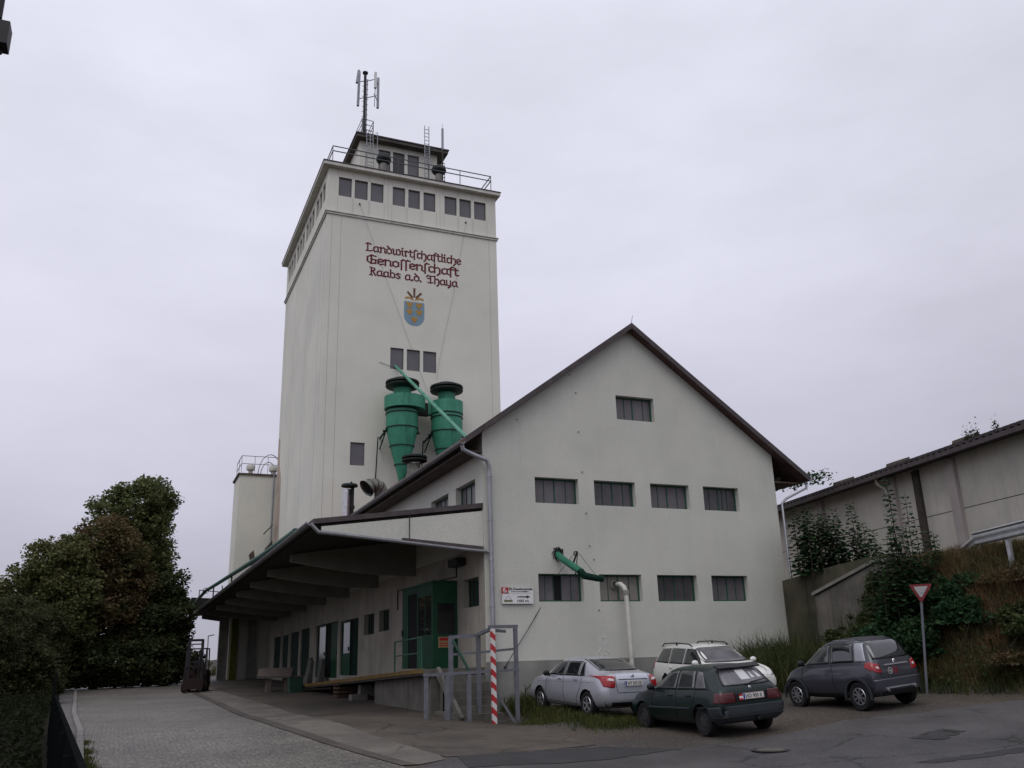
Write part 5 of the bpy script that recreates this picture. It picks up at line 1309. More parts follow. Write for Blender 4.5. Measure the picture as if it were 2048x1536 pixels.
bush("bramble_shrub", "brownish bramble in front of the retaining wall", [E3(9.4, -4.2, .8, .8), E3(10.2, -4.0, .7, .9), E3(8.7, -5.0, .7, .6)], .10, "leaf_low", n=60, per=420)
bush("bank_bramble", "tangled bramble hanging over the wing of the retaining wall", [E3(10.6, -4.5, .7, .7), E3(11.0, -5.3, .8, .7), E3(10.2, -5.2, .8, .8), E3(9.8, -4.6, .6, .7)], .10, "leaf_low", n=80, per=420)
bush("bank_shrub", "dark loose shrub on the bank just right of the yield sign", [E3(10.1, -8.4, .7, .5, -.15), E3(10.7, -7.9, .6, .4, -.25), E3(9.6, -8.9, .6, .4, -.1)], .11, "leaf_sap", n=65, per=300)
bush("withered_shrub", "brownish withered shrub on the bank under the guardrail", [E3(11.1, -9.3, .8, .4, -.3), E3(10.7, -10.0, .7, .4, -.15), E3(11.7, -10.7, .8, .4, -.25)], .075, "leaf_dry", n=90, per=340)
bush("foot_shrub", "low brown green shrub at the foot of the bank by the right edge", [E3(10.3, -10.9, .8, .4), E3(11.3, -11.8, .9, .45), E3(9.6, -9.9, .6, .35)], .085, "leaf_dry", n=85, per=340)
bush("roadside_shrub", "low green shrub on the bank right of the yield sign", [E3(10.4, -9.9, .6, .5), E3(9.6, -9.9, .5, .4), E3(11.3, -10.9, .7, .5)], .10, "leaf_low", n=50, per=380)
wd = thing("gutter_weed", "small weeds growing on the eaves of the hall", "weed", (17.0, -5.0, 8.95))
Q = []
for y in (-4.2, -4.45, -4.7, -5.6):
    q = uB(y); c = np.array(HF(q, 8.95, -.55)); P = c + np.abs(rng.normal(0, 1, (55, 3))) * np.array([.1, .12, .2]); Q.append(leaf_cards(P, .09, None))
npmesh("leaves", np.concatenate(Q), 4, "leaf_low", wd)
wd2 = thing("eaves_bush", "bush tops showing over the eaves beside the warehouse corner", "weed", (16, 6, 8.8))
Q = [leaf_cards(np.array([17.6 + 1.6 * a, 4.5 + 3 * b_, 0]) + np.stack([rng.normal(0, .35, 130), rng.normal(0, .35, 130), 9.0 + .35 * rng.random(130) + h * rng.random(130)], 1), .15, None) for a, b_, h in ((.2, .3, .5), (.5, .8, .7), (.1, .0, .3))]
npmesh("leaves", np.concatenate(Q), 4, "leaf_sap", wd2)

# grass and weeds (nobody could count the blades)
def blades(X, Y, hgt, wid, m, name, label=None, lean=.35, zoff=0):
    n = len(X); Z = ground_z(X, Y) + zoff; h = hgt * rng.uniform(.45, 1.3, n); an = rng.uniform(0, 2 * math.pi, n); w = wid * rng.uniform(.6, 1.3, n)
    ln = rng.normal(0, lean, (n, 2)); ca, sa = np.cos(an) * w / 2, np.sin(an) * w / 2
    b0 = np.stack([X - ca, Y - sa, Z - .03], 1); b1 = np.stack([X + ca, Y + sa, Z - .03], 1)
    m1 = np.stack([X + ln[:, 0] * h * .35 + ca * .7, Y + ln[:, 1] * h * .35 + sa * .7, Z + h * .6], 1); m0 = m1 - np.stack([ca * 1.4, sa * 1.4, 0 * ca], 1)
    tp = np.stack([X + ln[:, 0] * h * 1.1, Y + ln[:, 1] * h * 1.1, Z + h * (1 - .35 * np.hypot(ln[:, 0], ln[:, 1]))], 1)
    return np.concatenate([np.stack([b0, b1, m1, m0], 1), np.stack([m0, m1, tp, tp * .5 + m0 * .5], 1)])
def scatter(cx, cy, sx_, sy_, n): return cx + rng.normal(0, sx_, n), cy + rng.normal(0, sy_, n)
B = []
for cx, cy, sx_, sy_, n, h in ((.85, -3.9, .22, .9, 1500, .22), (1.0, -5.5, .45, .45, 1300, .20), (.75, -2.5, .2, .6, 900, .35), (1.7, -5.7, .5, .2, 700, .15), (.7, -1.0, .25, .4, 800, .5), (.4, -3.2, .3, .5, 900, .16), (-.1, -4.0, .25, .3, 250, .1)):
    X, Y = scatter(cx, cy, sx_, sy_, n); B.append(blades(X, Y, h, .018, None, ""))
X = rng.uniform(4.2, 11, 900); Y = rng.uniform(-.9, -.05, 900); B.append(blades(X, Y, .35, .02, None, ""))
tag(npmesh("grass", np.concatenate(B), 4, "grass_green"), kind="stuff")
B = []
for cy, n, s in ((-4.6, 500, .35), (-6.0, 260, .22), (-7.2, 700, .3), (-8.2, 900, .35), (-2.6, 160, .3)):
    yy = cy + rng.normal(0, s, n); xx = np.interp(yy, [-26, -8, .7, 8.5], [-10.35, -10.45, -10.75, -11.2]) + np.abs(rng.normal(.02, .09, n)); B.append(blades(xx, yy, .07, .014, None, "", .9))
tag(npmesh("kerb_weeds", np.concatenate(B), 4, "grass_green"), kind="stuff")
B = []
for cx, cy, sx_, sy_, n, h in ((8.1, -2.4, .75, .8, 2200, 1.15), (7.4, -1.2, .45, .4, 900, .95), (9.3, -2.2, .8, .8, 2400, 1.35), (9.9, -1.2, .6, .5, 1500, 1.5), (8.9, -4.2, .7, .7, 1800, 1.1), (10.0, -3.6, .5, .8, 1500, 1.2)):
    X, Y = scatter(cx, cy, sx_, sy_, n); Y = np.minimum(Y, -.15); X = np.minimum(X, 10.7); B.append(blades(X, Y, h, .026, None, '', .38))
tag(npmesh('tall_weeds', np.concatenate(B), 4, 'leaf_low'), kind='stuff')
# bank: dry grass with a green fringe
nb = 80000
X = rng.uniform(7.6, 14.5, nb); Y = rng.uniform(-13.5, -3.2, nb)
zb = ground_z(X, Y)
onb = zb > 1.0
u = rng.random(nb)
keep = onb & (u < .75)
tag(npmesh("dry_grass", blades(X[keep], Y[keep], .48, .016, None, "", .75), 4, "grass_dry"), kind="stuff")
nb = 26000
X = rng.uniform(7.6, 13.5, nb); Y = rng.uniform(-13.0, -2.6, nb); zb = ground_z(X, Y); g = sstep(2.6, .7, zb) * .9 + .12
kp = (zb > .82) & (rng.random(nb) < g) 
tag(npmesh("bank_grass", blades(X[kp], Y[kp], .34, .02, None, "", .6), 4, "leaf_low"), kind="stuff")
# weeds: leafy ground cover on the bank
nb = 9000
X = rng.uniform(8.0, 13.5, nb); Y = rng.uniform(-12.5, -3, nb); zb = ground_z(X, Y); kp = (zb > .95) & (rng.random(nb) < sstep(4.2, 1.2, zb) + .15)
P = np.stack([X[kp], Y[kp], zb[kp] + rng.random(kp.sum()) * .35], 1)
tag(npmesh("bank_weeds", leaf_cards(P, .13, None), 4, "leaf_low"), kind="stuff")
nb = 30000
Y0 = 0; Y = rng.uniform(-24, 34, nb); X = np.interp(Y, [-27, .3, 40], [-9.95, -11.65, -13.5]) - rng.uniform(.0, 5, nb) ** 1.0; P = np.stack([X, Y, ground_z(X, Y) + rng.random(nb) * .7], 1)
tag(npmesh("hedge_weeds", leaf_cards(P, .10, None), 4, "leaf_ivy"), kind="stuff")
# sword leaved plants by the wall
GI = "sword leaved plants at the gable foot"
for lab, x, y, n, h in (("sword leaved plant left of the silver car", .9, -1.0, 26, .75), ("sword leaved plant behind the silver car roof", 2.95, -.35, 9, 1.15), ("sword leaved plant between the silver and white cars", 4.2, -.5, 10, 1.25)):
    t = thing("iris_plant", lab, "plant", (x, y, gz(x, y)), GI)
    X, Y = scatter(x, y, .16, .12, n); npmesh("leaves", blades(X, Y, h, .06, None, "", .3), 4, "iris_leaf", t)
sp = thing("peeling_patch", "thin pale scratched figure outline on the gable plaster", "wall patch", (3.75, -.05, 1.7))
mb = MB(); pf = FR(-.012)
def stroke(pts, w=.016):
    for k_, (a_, c_) in enumerate(zip(pts[:-1], pts[1:])):
        A = Vector(a_); Bq = Vector(c_); d_ = (Bq - A).normalized() * .008; n_ = Vector((-d_.y, d_.x)).normalized() * w / 2
        A -= d_; Bq += d_; q = -.0004 * (k_ % 5)
        mb.prism([tuple(A - n_), tuple(Bq - n_), tuple(Bq + n_), tuple(A + n_)], pf, q, .011)
cx0 = 3.98
stroke([(cx0 + .11 * math.cos(t_), 2.44 + .13 * math.sin(t_)) for t_ in [R(-60 + 300 * j / 12) for j in range(13)]])
stroke([(cx0 - .30, 1.60), (cx0 - .29, 1.85), (cx0 - .22, 2.08), (cx0 - .10, 2.20), (cx0 - .08, 2.32)])
stroke([(cx0 + .33, 1.60), (cx0 + .31, 1.88), (cx0 + .24, 2.06), (cx0 + .10, 2.18), (cx0 + .08, 2.32)])
stroke([(cx0 - .12, 1.6), (cx0 + .02, 1.85), (cx0 + .16, 1.6)]); stroke([(cx0 - .2, 1.95), (cx0 + .05, 2.05), (cx0 + .2, 1.9)])
mb.build("outline", "white_paint", sp)
# ================================================================= CARS
# body: rings along x (forward), rear axle at x = 0; each station:
# (x, z_low, w_max, z_shoulder, w_shoulder, z_top, w_top)
def ring(st):
    x, zl, wm, zs, ws, zt_, wt = st
    zm = zl + (zs - zl) * .5
    pts = [(0, zl), (wm * .72, zl), (wm * .93, zl + .05), (wm, zm - .06), (wm * .995, zm + .1), (ws, zs - .02), (ws - .025, zs + .025),
           ((ws - .025) * .5 + wt * .5 + .012, zs * .5 + zt_ * .5), (wt + .025, zt_ - .075), (wt * .88, zt_ - .012), (wt * .45, zt_), (0, zt_ + .004)]
    return [(x, y, z) for y, z in pts]
def car_body(stations, arches, rad, carpaint, parent):
    rings = []
    for st in stations:
        h = ring(st); rings.append(h + [(x, -y, z) for x, y, z in h[-2:0:-1]])
    n = len(rings[0]); vs = [p for r in rings for p in r]; fs = []
    for i in range(len(rings) - 1):
        for k in range(n): fs.append((i * n + k, (i + 1) * n + k, (i + 1) * n + (k + 1) % n, i * n + (k + 1) % n))
    H = n // 2
    for base, flip in ((0, False), ((len(rings) - 1) * n, True)):
        for k in range(H):
            a, b_, c, d = base + k, base + k + 1, base + (n - k - 1) % n, base + (n - k) % n
            q = [a, b_, c, d]
            q = list(dict.fromkeys(q))
            if len(q) >= 3: fs.append(tuple(q[::-1] if flip else q))
    me = bpy.data.meshes.new("body"); me.from_pydata(vs, [], fs)
    bm = bmesh.new(); bm.from_mesh(me); bmesh.ops.recalc_face_normals(bm, faces=bm.faces); bm.to_mesh(me); bm.free()
    me.polygons.foreach_set("use_smooth", [True] * len(me.polygons))
    o = bpy.data.objects.new("body", me); COL.objects.link(o)
    o.modifiers.new("s", 'SUBSURF').levels = 2; o.modifiers["s"].render_levels = 2
    dg = bpy.context.evaluated_depsgraph_get(); dg.update()
    full = bpy.data.meshes.new_from_object(o.evaluated_get(dg))
    bm = bmesh.new(); bm.from_mesh(full); tree_ = BVHTree.FromBMesh(bm); bm.free()
    # wheel arches
    o.modifiers.clear(); o.data = full
    cut = []
    for ax_ in arches:
        for s in (-1, 1):
            mb = MB(); mb.lathe([(.001, .52), (rad, .52), (rad, 1.2), (.001, 1.2)] if s > 0 else [(.001, -1.2), (rad, -1.2), (rad, -.52), (.001, -.52)], (ax_, 0, rad * .86), 28, axis='y')
            cme = bpy.data.meshes.new("cut"); cme.from_pydata(mb.v, [], mb.f)
            bm = bmesh.new(); bm.from_mesh(cme); bmesh.ops.remove_doubles(bm, verts=bm.verts, dist=.002); bmesh.ops.recalc_face_normals(bm, faces=bm.faces); bm.to_mesh(cme); bm.free()
            co = bpy.data.objects.new("cut", cme); COL.objects.link(co); cut.append(co)
            md = o.modifiers.new("b", 'BOOLEAN'); md.operation = 'DIFFERENCE'; md.object = co; md.solver = 'EXACT'
    dg = bpy.context.evaluated_depsgraph_get(); dg.update()
    fin = bpy.data.meshes.new_from_object(o.evaluated_get(dg)); o.modifiers.clear(); o.data = fin
    for c in cut: bpy.data.objects.remove(c)
    fin.materials.clear(); fin.materials.append(MATS[carpaint]); fin.materials.append(MATS["car_black"])
    mi = []
    for p in fin.polygons:
        c = p.center; bad = False
        for ax_ in arches:
            dd = math.hypot(c.x - ax_, c.z - rad * .86)
            if dd < rad + .004 and abs(c.y) > .45: bad = True
        if c.z < .22 and abs(p.normal.z) > .7: bad = True
        mi.append(1 if bad else 0)
    fin.polygons.foreach_set("material_index", mi)
    fin.polygons.foreach_set("use_smooth", [True] * len(fin.polygons))
    try: fin.set_sharp_from_angle(angle=R(40))
    except Exception: pass
    o.parent = parent; ORI[o.name] = (0, 0, 0)
    return o, tree_
class Car:
    def __init__(s, name, label, loc, yaw, pitch, roll, stations, wb, rad, paint, tyre_w=.19):
        s.t = thing(name, label, "car", loc, rot=(roll, pitch, yaw)); s.wb = wb; s.rad = rad
        s.body, s.tree = car_body(stations, (0, wb), rad + .055, paint, s.t)
        s.half = max(st[2] for st in stations)
    def patch(s, name, quad, axis, side, m, off=.004, n=10, parent=None, round_=0, mult=None):
        """quad: 4 corners (a,b) given bottom-left, bottom-right, top-right, top-left in the view plane; projected onto the body.
        axis 'y': (x,z) from side +-1 ; axis 'x': (y,z) from the rear (-1) or the front (+1)"""
        mb = MB(); vs = []; q = [Vector(p) for p in quad]
        for i in range(n + 1):
            for j in range(n + 1):
                u, v = i / n, j / n
                if round_:
                    U, V = 2 * u - 1, 2 * v - 1
                    U2 = U * math.sqrt(max(0, 1 - round_ * V * V / 2)); V2 = V * math.sqrt(max(0, 1 - round_ * U * U / 2)); u, v = (U2 + 1) / 2, (V2 + 1) / 2
                p = q[0].lerp(q[1], u).lerp(q[3].lerp(q[2], u), v)
                if axis == 'y': o = Vector((p[0], side * 3, p[1])); d = Vector((0, -side, 0))
                elif axis == 'x': o = Vector((side * 8, p[0], p[1])); d = Vector((-side, 0, 0))
                else: o = Vector((p[0], p[1], 4)); d = Vector((0, 0, -1))
                h, nrm, _, _ = s.tree.ray_cast(o, d)
                if h is None:
                    h2, nrm, _, _ = s.tree.find_nearest(o + d * 2.5); h = h2
                if nrm.dot(d) > 0: nrm = -nrm
                vs.append(h + nrm * off)
        fs = [(i * (n + 1) + j, (i + 1) * (n + 1) + j, (i + 1) * (n + 1) + j + 1, i * (n + 1) + j + 1) for i in range(n) for j in range(n)]
        mb.add(vs, fs)
        o = mb.build(name, m, parent or s.t, local=True, recalc=False); me = o.data
        me.polygons.foreach_set("use_smooth", [True] * len(me.polygons))
        # thickness
        bm = bmesh.new(); bm.from_mesh(me)
        bmesh.ops.recalc_face_normals(bm, faces=bm.faces)
        c = sum((f.calc_center_median() for f in bm.faces), Vector()) / len(bm.faces)
        nrm = sum((f.normal for f in bm.faces), Vector())
        ref = {'y': Vector((0, side, 0)), 'x': Vector((side, 0, 0)), 'z': Vector((0, 0, 1))}[axis]
        if nrm.dot(ref) < 0: bmesh.ops.reverse_faces(bm, faces=bm.faces)
        ed = [e for e in bm.edges if e.is_boundary]
        r = bmesh.ops.extrude_edge_only(bm, edges=ed)
        for v in [g for g in r['geom'] if isinstance(g, bmesh.types.BMVert)]: v.co -= v.normal * 0 + ref * (off + .012)
        bm.to_mesh(me); bm.free()
        return o
    def glass(s, name, quad, axis, side, m, seal=.03, round_=.0, n=10):
        q = [Vector(p) for p in quad]; c = sum(q, Vector((0, 0))) / 4
        big = [tuple(p + (p - c).normalized() * seal * 1.3) for p in q]
        g = s.patch(name, quad, axis, side, m, .008, n, round_=round_)
        s.patch("seal", big, axis, side, "seal", .004, n, parent=g, round_=round_)
        return g
    def both(s, fn):
        for sd_ in (-1, 1): fn(sd_)
    def lbox(s, name, m, boxes, parent=None, smooth=False):
        mb = MB()
        for b_ in boxes: mb.box(*b_)
        return mb.build(name, m, parent or s.t, local=True, smooth=smooth)
    def seam(s, sd_, pts, w=.009):
        for (x0, z0), (x1, z1) in zip(pts[:-1], pts[1:]):
            pass
    def line(s, name, m, pts, axis, side, w=.010, off=.002, parent=None):
        mb = MB(); P = []
        for (a0, b0), (a1, b1) in zip(pts[:-1], pts[1:]):
            k = max(2, int(math.hypot(a1 - a0, b1 - b0) / .05))
            for i in range(k + 1): P.append((a0 + (a1 - a0) * i / k, b0 + (b1 - b0) * i / k))
        V = []
        for a, b_ in P:
            if axis == 'y': o = Vector((a, side * 3, b_)); d = Vector((0, -side, 0))
            elif axis == 'x': o = Vector((side * 8, a, b_)); d = Vector((-side, 0, 0))
            else: o = Vector((a, b_, 4)); d = Vector((0, 0, -1))
            h, nrm, _, _ = s.tree.ray_cast(o, d)
            if h is not None: V.append(h + (nrm if nrm.dot(d) < 0 else -nrm) * off)
        V = [v for i, v in enumerate(V) if i == 0 or (v - V[i - 1]).length > .004]
        if len(V) > 1: mb.tube(V, w / 2, 5)
        return mb.build(name, m, parent or s.t, local=True)
    def wheels(s, track, w, rim_m, spokes, tyre_r=None, rimr=.62, cover=False):
        r = s.rad
        for x in (0, s.wb):
            for sd_ in (-1, 1):
                y = sd_ * track; mb = MB(); hw = w / 2
                mb.lathe([(r * rimr, -hw * .8), (r * .92, -hw), (r, -hw * .72), (r, hw * .72), (r * .92, hw), (r * rimr, hw * .8)], (x, y, r), 32, axis='y')
                wl = mb.build("wheel", "tyre", s.t, local=True, smooth=True)
                mb = MB(); o_ = y + sd_ * hw
                mb.lathe([(r * rimr, sd_ * hw * .82), (r * rimr * .93, sd_ * hw * .9), (r * rimr * .88, sd_ * hw * .55), (r * .0, sd_ * hw * .5)], (x, y, r), 32, axis='y', mi=1)
                mb.lathe([(r * rimr * 1.02, sd_ * hw * .8), (r * rimr * .98, sd_ * hw * .93), (r * rimr * .9, sd_ * hw * .9), (r * rimr * .9, sd_ * hw * .7)], (x, y, r), 32, axis='y')
                if cover:
                    mb.lathe([(r * rimr * .9, sd_ * hw * .72), (r * .3, sd_ * hw * .85), (.001, sd_ * hw * .8)], (x, y, r), 24, axis='y')
                    for k in range(8):
                        a = k * math.pi / 4; mb.lathe([(.001, sd_ * hw * .87), (.022, sd_ * hw * .86), (.022, sd_ * hw * .7)], (x + math.cos(a) * r * .42, y, r + math.sin(a) * r * .42), 8, mi=1, axis='y')
                else:
                    for k in range(spokes):
                        a = 2 * math.pi * k / spokes + .3; ca, sa = math.cos(a), math.sin(a)
                        yy = y + sd_ * hw * .78
                        mb.beam((x + ca * r * .06, yy, r + sa * r * .06), (x + ca * r * rimr * .92, yy + sd_ * hw * .08, r + sa * r * rimr * .92), .045 if spokes < 8 else .032, .03, up=(0, 1, 0))
                    mb.lathe([(.001, sd_ * hw * .95), (r * .16, sd_ * hw * .93), (r * .18, sd_ * hw * .6)], (x, y, r), 14, axis='y')
                mb.build("rim", [rim_m, "car_black"], wl, local=True, smooth=True)
    def plate(s, x, z, txt, tilt=.0, y=0.0, w=.52):
        P = lambda a, b_, d=0: (x - d + b_ * tilt, y - a, z + b_)
        mb = MB(); mb.hexa([P(-w / 2, -.06, 0), P(w / 2, -.06, 0), P(w / 2, .06, 0), P(-w / 2, .06, 0), P(-w / 2, -.06, .012), P(w / 2, -.06, .012), P(w / 2, .06, .012), P(-w / 2, .06, .012)])
        pl0 = mb.build("number_plate", "plate", s.t, local=True)
        mb = MB(); mb.hexa([P(-w / 2 + .003, -.055, .0125), P(-w / 2 + .045, -.055, .0125), P(-w / 2 + .045, .055, .0125), P(-w / 2 + .003, .055, .0125), P(-w / 2 + .003, -.055, .014), P(-w / 2 + .045, -.055, .014), P(-w / 2 + .045, .055, .014), P(-w / 2 + .003, .055, .014)])
        mb.build("blue_band", "plate_blue", pl0, local=True)
        mb = MB(); text_geo(mb, txt, .105, lambda a, b_: P(-w / 2 + .065 + a, -.038 + b_, .0135), width=w - .10, bold=.002); mb.build("lettering", "letter_black", pl0, local=True)
        mb = MB()
        for zz in (-.052, .05): mb.hexa([P(-w / 2 + .05, zz, .0125), P(w / 2 - .005, zz, .0125), P(w / 2 - .005, zz + .003, .0125), P(-w / 2 + .05, zz + .003, .0125), P(-w / 2 + .05, zz, .0135), P(w / 2 - .005, zz, .0135), P(w / 2 - .005, zz + .003, .0135), P(-w / 2 + .05, zz + .003, .0135)])
        mb.build("red_edge", "red_paint", pl0, local=True)
    def mirror(s, x, z, m, y=None):
        for sd_ in (-1, 1):
            yy = sd_ * ((y or s.half) + .06)
            mb = MB(); mb.lathe([(.001, -.095), (.055, -.08), (.085, -.03), (.085, .03), (.055, .08), (.001, .095)], (x, yy, z), 14, axis='y')
            mb.v = [(x + (a - x) * .7, b_, z + (c - z) * .85) for a, b_, c in mb.v]
            mb.beam((x + .03, sd_ * (s.half - .06), z - .06), (x, yy, z - .03), .05, .04)
            mb.build("mirror", m, s.t, local=True, smooth=True)
    def handles(s, xs, z, m):
        for sd_ in (-1, 1):
            for x in xs:
                h, nrm, _, _ = s.tree.ray_cast(Vector((x, sd_ * 3, z)), Vector((0, -sd_, 0)))
                if h is not None:
                    mb = MB(); mb.beam((x - .09, h.y + sd_ * .018, z), (x + .09, h.y + sd_ * .018, z), .03, .026); mb.build("door_handle", m, s.t, local=True)

# ---- silver notchback
z0 = .52
cs = Car("silver_car", "silver notchback car parked nose to the gable wall", (1.82, -4.36, .51), R(92.3), -.03, 0.0, [
    (-.945, .46, .62, .78, .60, .86, .50), (-.91, .34, .76, .86, .72, 1.0, .60), (-.82, .27, .82, .92, .775, 1.085, .64), (-.66, .24, .845, .95, .80, 1.105, .64), (-.46, .22, .85, .965, .81, 1.12, .62),
    (-.15, .20, .853, .97, .82, 1.235, .58), (.2, .19, .853, .97, .825, 1.365, .57), (.55, .19, .853, .965, .83, 1.435, .58), (1.05, .19, .853, .955, .83, 1.462, .59), (1.5, .19, .853, .945, .83, 1.445, .58),
    (1.85, .19, .853, .935, .825, 1.36, .58), (2.25, .19, .85, .925, .82, 1.13, .62), (2.55, .19, .85, .915, .81, 1.0, .64), (3.0, .2, .84, .85, .76, .93, .6), (3.35, .22, .79, .76, .68, .82, .52), (3.52, .28, .68, .66, .58, .70, .44), (3.55, .34, .58, .6, .5, .63, .4)], 2.60, .312, "car_silver")
cs.glass("rear_window", [(.56, 1.135), (-.56, 1.135), (-.50, 1.385), (.50, 1.385)], 'x', -1, "car_glass", .03, .1)
for sd_ in (-1, 1):
    cs.glass("side_window", [(.42, 1.0), (1.17, .995), (1.15, 1.335), (.50, 1.335)], 'y', sd_, "car_glass", .02)
    cs.glass("side_window", [(1.24, .99), (2.12, .99), (1.74, 1.3), (1.24, 1.335)], 'y', sd_, "car_glass", .02)
    cs.glass("quarter_window", [(.12, 1.01), (.36, 1.005), (.42, 1.32), (.34, 1.28)], 'y', sd_, "car_glass", .015)
    tl = cs.patch("tail_light", [(.54 * sd_, .73), (.80 * sd_, .76), (.79 * sd_, 1.02), (.50 * sd_, 1.01)], 'x', -1, "lamp_red", .01, round_=.25)
    cs.patch("reverse_lamp", [(.55 * sd_, .89), (.68 * sd_, .905), (.68 * sd_, .955), (.55 * sd_, .945)], 'x', -1, "lamp_clear", .018, parent=tl)
    cs.patch("tail_light", [(-.88, .80), (-.77, .83), (-.76, 1.0), (-.85, 1.02)], 'y', sd_, "lamp_red", .006)
    cs.line("door_seam", "seal", [(1.2, .97), (1.22, .4), (1.2, .32)], 'y', sd_); cs.line("door_seam", "seal", [(.22, .97), (.3, .7), (.52, .45), (.55, .32)], 'y', sd_); cs.line("door_seam", "seal", [(2.16, .97), (2.22, .6), (2.2, .32), (.55, .30)], 'y', sd_)
    cs.line("crease", "car_silver", [(-.4, .86), (2.9, .80)], 'y', sd_, .02, -.002)
cs.glass("windscreen", [(.62, .98), (-.62, .98), (-.52, 1.34), (.52, 1.34)], 'x', 1, "car_glass")
cs.line("boot_seam", "seal", [(.48, 1.07), (.5, .8), (.46, .62), (-.46, .62), (-.5, .8), (-.48, 1.07)], 'x', -1, .012)
cs.line("boot_shadow", "seal", [(.42, .93), (-.42, .93)], 'x', -1, .022)
cs.patch("lower_bumper", [(.70, .30), (-.70, .30), (-.78, .40), (.78, .40)], 'x', -1, "car_black", .006)
cs.plate(-.965, .835, "WT 875 KB", .05)
mb = MB(); mb.lathe([(.001, -.012), (.035, -.008), (.04, 0)], (-.925, 0, 1.015), 16, axis='x'); mb.build("badge", "chrome", cs.t, local=True)
cs.handles((.52, 1.42), .90, "car_silver"); cs.mirror(2.02, 1.02, "car_black"); cs.wheels(.735, .20, "alloy", 5)
# ---- dark green hatchback
cg = Car("green_car", "dark green old hatchback car with unpainted bumper and pale rear window", (2.26, -8.83, .335), R(88.5), 0, -.05, [
    (-.725, .46, .72, .70, .70, .80, .55), (-.70, .36, .79, .76, .75, .93, .62), (-.64, .30, .825, .85, .77, 1.0, .62), (-.52, .26, .835, .90, .78, 1.12, .58), (-.40, .24, .84, .92, .785, 1.26, .55), (-.28, .22, .843, .925, .785, 1.365, .54), (-.05, .2, .845, .925, .79, 1.395, .55),
    (.5, .19, .845, .92, .79, 1.41, .56), (1.1, .19, .845, .91, .79, 1.405, .56), (1.45, .19, .845, .905, .79, 1.37, .55), (1.8, .19, .845, .9, .785, 1.17, .58), (2.2, .19, .84, .89, .78, .97, .62), (2.7, .2, .83, .82, .74, .89, .6), (3.05, .23, .79, .74, .68, .80, .52), (3.25, .3, .7, .66, .58, .69, .46), (3.30, .36, .62, .6, .5, .63, .4)], 2.52, .295, "car_green")
cg.glass("rear_window", [(.58, .99), (-.58, .99), (-.48, 1.30), (.48, 1.30)], 'x', -1, "car_glass_pale", .03, .15)
for sd_ in (-1, 1):
    cg.glass("side_window", [(.25, .945), (.93, .935), (.93, 1.30), (.35, 1.30)], 'y', sd_, "car_glass_mid", .018)
    cg.glass("side_window", [(1.0, .935), (1.95, .93), (1.42, 1.27), (1.0, 1.30)], 'y', sd_, "car_glass_mid", .018)
    cg.glass("quarter_window", [(-.20, .95), (.19, .945), (.24, 1.29), (.05, 1.27)], 'y', sd_, "car_glass_pale", .018)
    cg.patch("tail_light", [(.40 * sd_, .66), (.78 * sd_, .66), (.76 * sd_, .86), (.42 * sd_, .86)], 'x', -1, "lamp_darkred", .008, round_=.1)
    cg.patch("tail_light", [(-.67, .66), (-.52, .66), (-.52, .86), (-.66, .86)], 'y', sd_, "lamp_darkred", .006)
    cg.line("door_seam", "seal", [(.96, .92), (.98, .32)], 'y', sd_); cg.line("door_seam", "seal", [(.16, .92), (.30, .6), (.42, .4), (.42, .32)], 'y', sd_); cg.line("door_seam", "seal", [(1.98, .9), (2.02, .4), (2.0, .3), (.42, .3)], 'y', sd_)
    cg.line("side_strip", "bumper_dark", [(.4, .55), (2.15, .53)], 'y', sd_, .05, .0)
cg.patch("light_band", [(.40, .68), (-.40, .68), (-.42, .85), (.42, .85)], 'x', -1, "car_black", .005)
bu = cg.patch("bumper", [(.84, .30), (-.84, .30), (-.84, .60), (.84, .60)], 'x', -1, "bumper_dark", .045, 16)
for sd_ in (-1, 1): cg.patch("bumper", [(-.68, .30), (-.30, .32), (-.33, .58), (-.68, .60)], 'y', sd_, "bumper_dark", .03)
cg.line("bumper_groove", "seal", [(.80, .40), (-.80, .40)], 'x', -1, .02, .047)
cg.glass("windscreen", [(.62, .97), (-.62, .97), (-.5, 1.32), (.5, 1.32)], 'x', 1, "car_glass_mid")
mb = MB(); mb.hexa([(-.40, -.54, 1.315), (-.40, .54, 1.315), (-.27, .55, 1.385), (-.27, -.55, 1.385), (-.44, -.53, 1.345), (-.44, .53, 1.345), (-.26, .55, 1.41), (-.26, -.55, 1.41)]); mb.build("spoiler", "car_black", cg.t, local=True)
cg.plate(-.76, .77, "HO 900 K", .02, y=-.02)
mb = MB(); mb.tube([(-.66, .05, .985), (-.655, -.1, 1.03), (-.63, -.46, 1.07)], .014, 6); mb.tube([(-.66, .05, .98), (-.64, .05, 1.0)], .03, 8); mb.build("rear_wiper", "car_black", cg.t, local=True)
mb = MB(); mb.hexa([(-.752, .33, .70), (-.752, .21, .70), (-.752, .21, .82), (-.752, .33, .82), (-.756, .33, .70), (-.756, .21, .70), (-.756, .21, .82), (-.756, .33, .82)]); stk = mb.build("sticker", "red_paint", cg.t, local=True)
mb = MB(); mb.box(-.759, -.7565, .21, .33, .735, .78); mb.build("sticker_band", "white_paint", stk, local=True)
cg.patch("paper_sheet", [(.08, 1.075), (-.16, 1.075), (-.10, 1.28), (.12, 1.28)], 'x', -1, "paper", .0095)
cg.patch("paper_sheet", [(-.2, 1.1), (-.29, 1.1), (-.21, 1.22), (-.2, 1.22)], 'x', -1, "paper", .0095); cg.patch("paper_sheet", [(-.36, 1.1), (-.47, 1.1), (-.34, 1.24), (-.33, 1.24)], 'x', -1, "paper", .0095)
mb = MB(); mb.lathe([(.001, -.01), (.032, -.006), (.036, 0)], (-.70, 0, .935), 14, axis='x'); mb.build("badge", "chrome", cg.t, local=True)
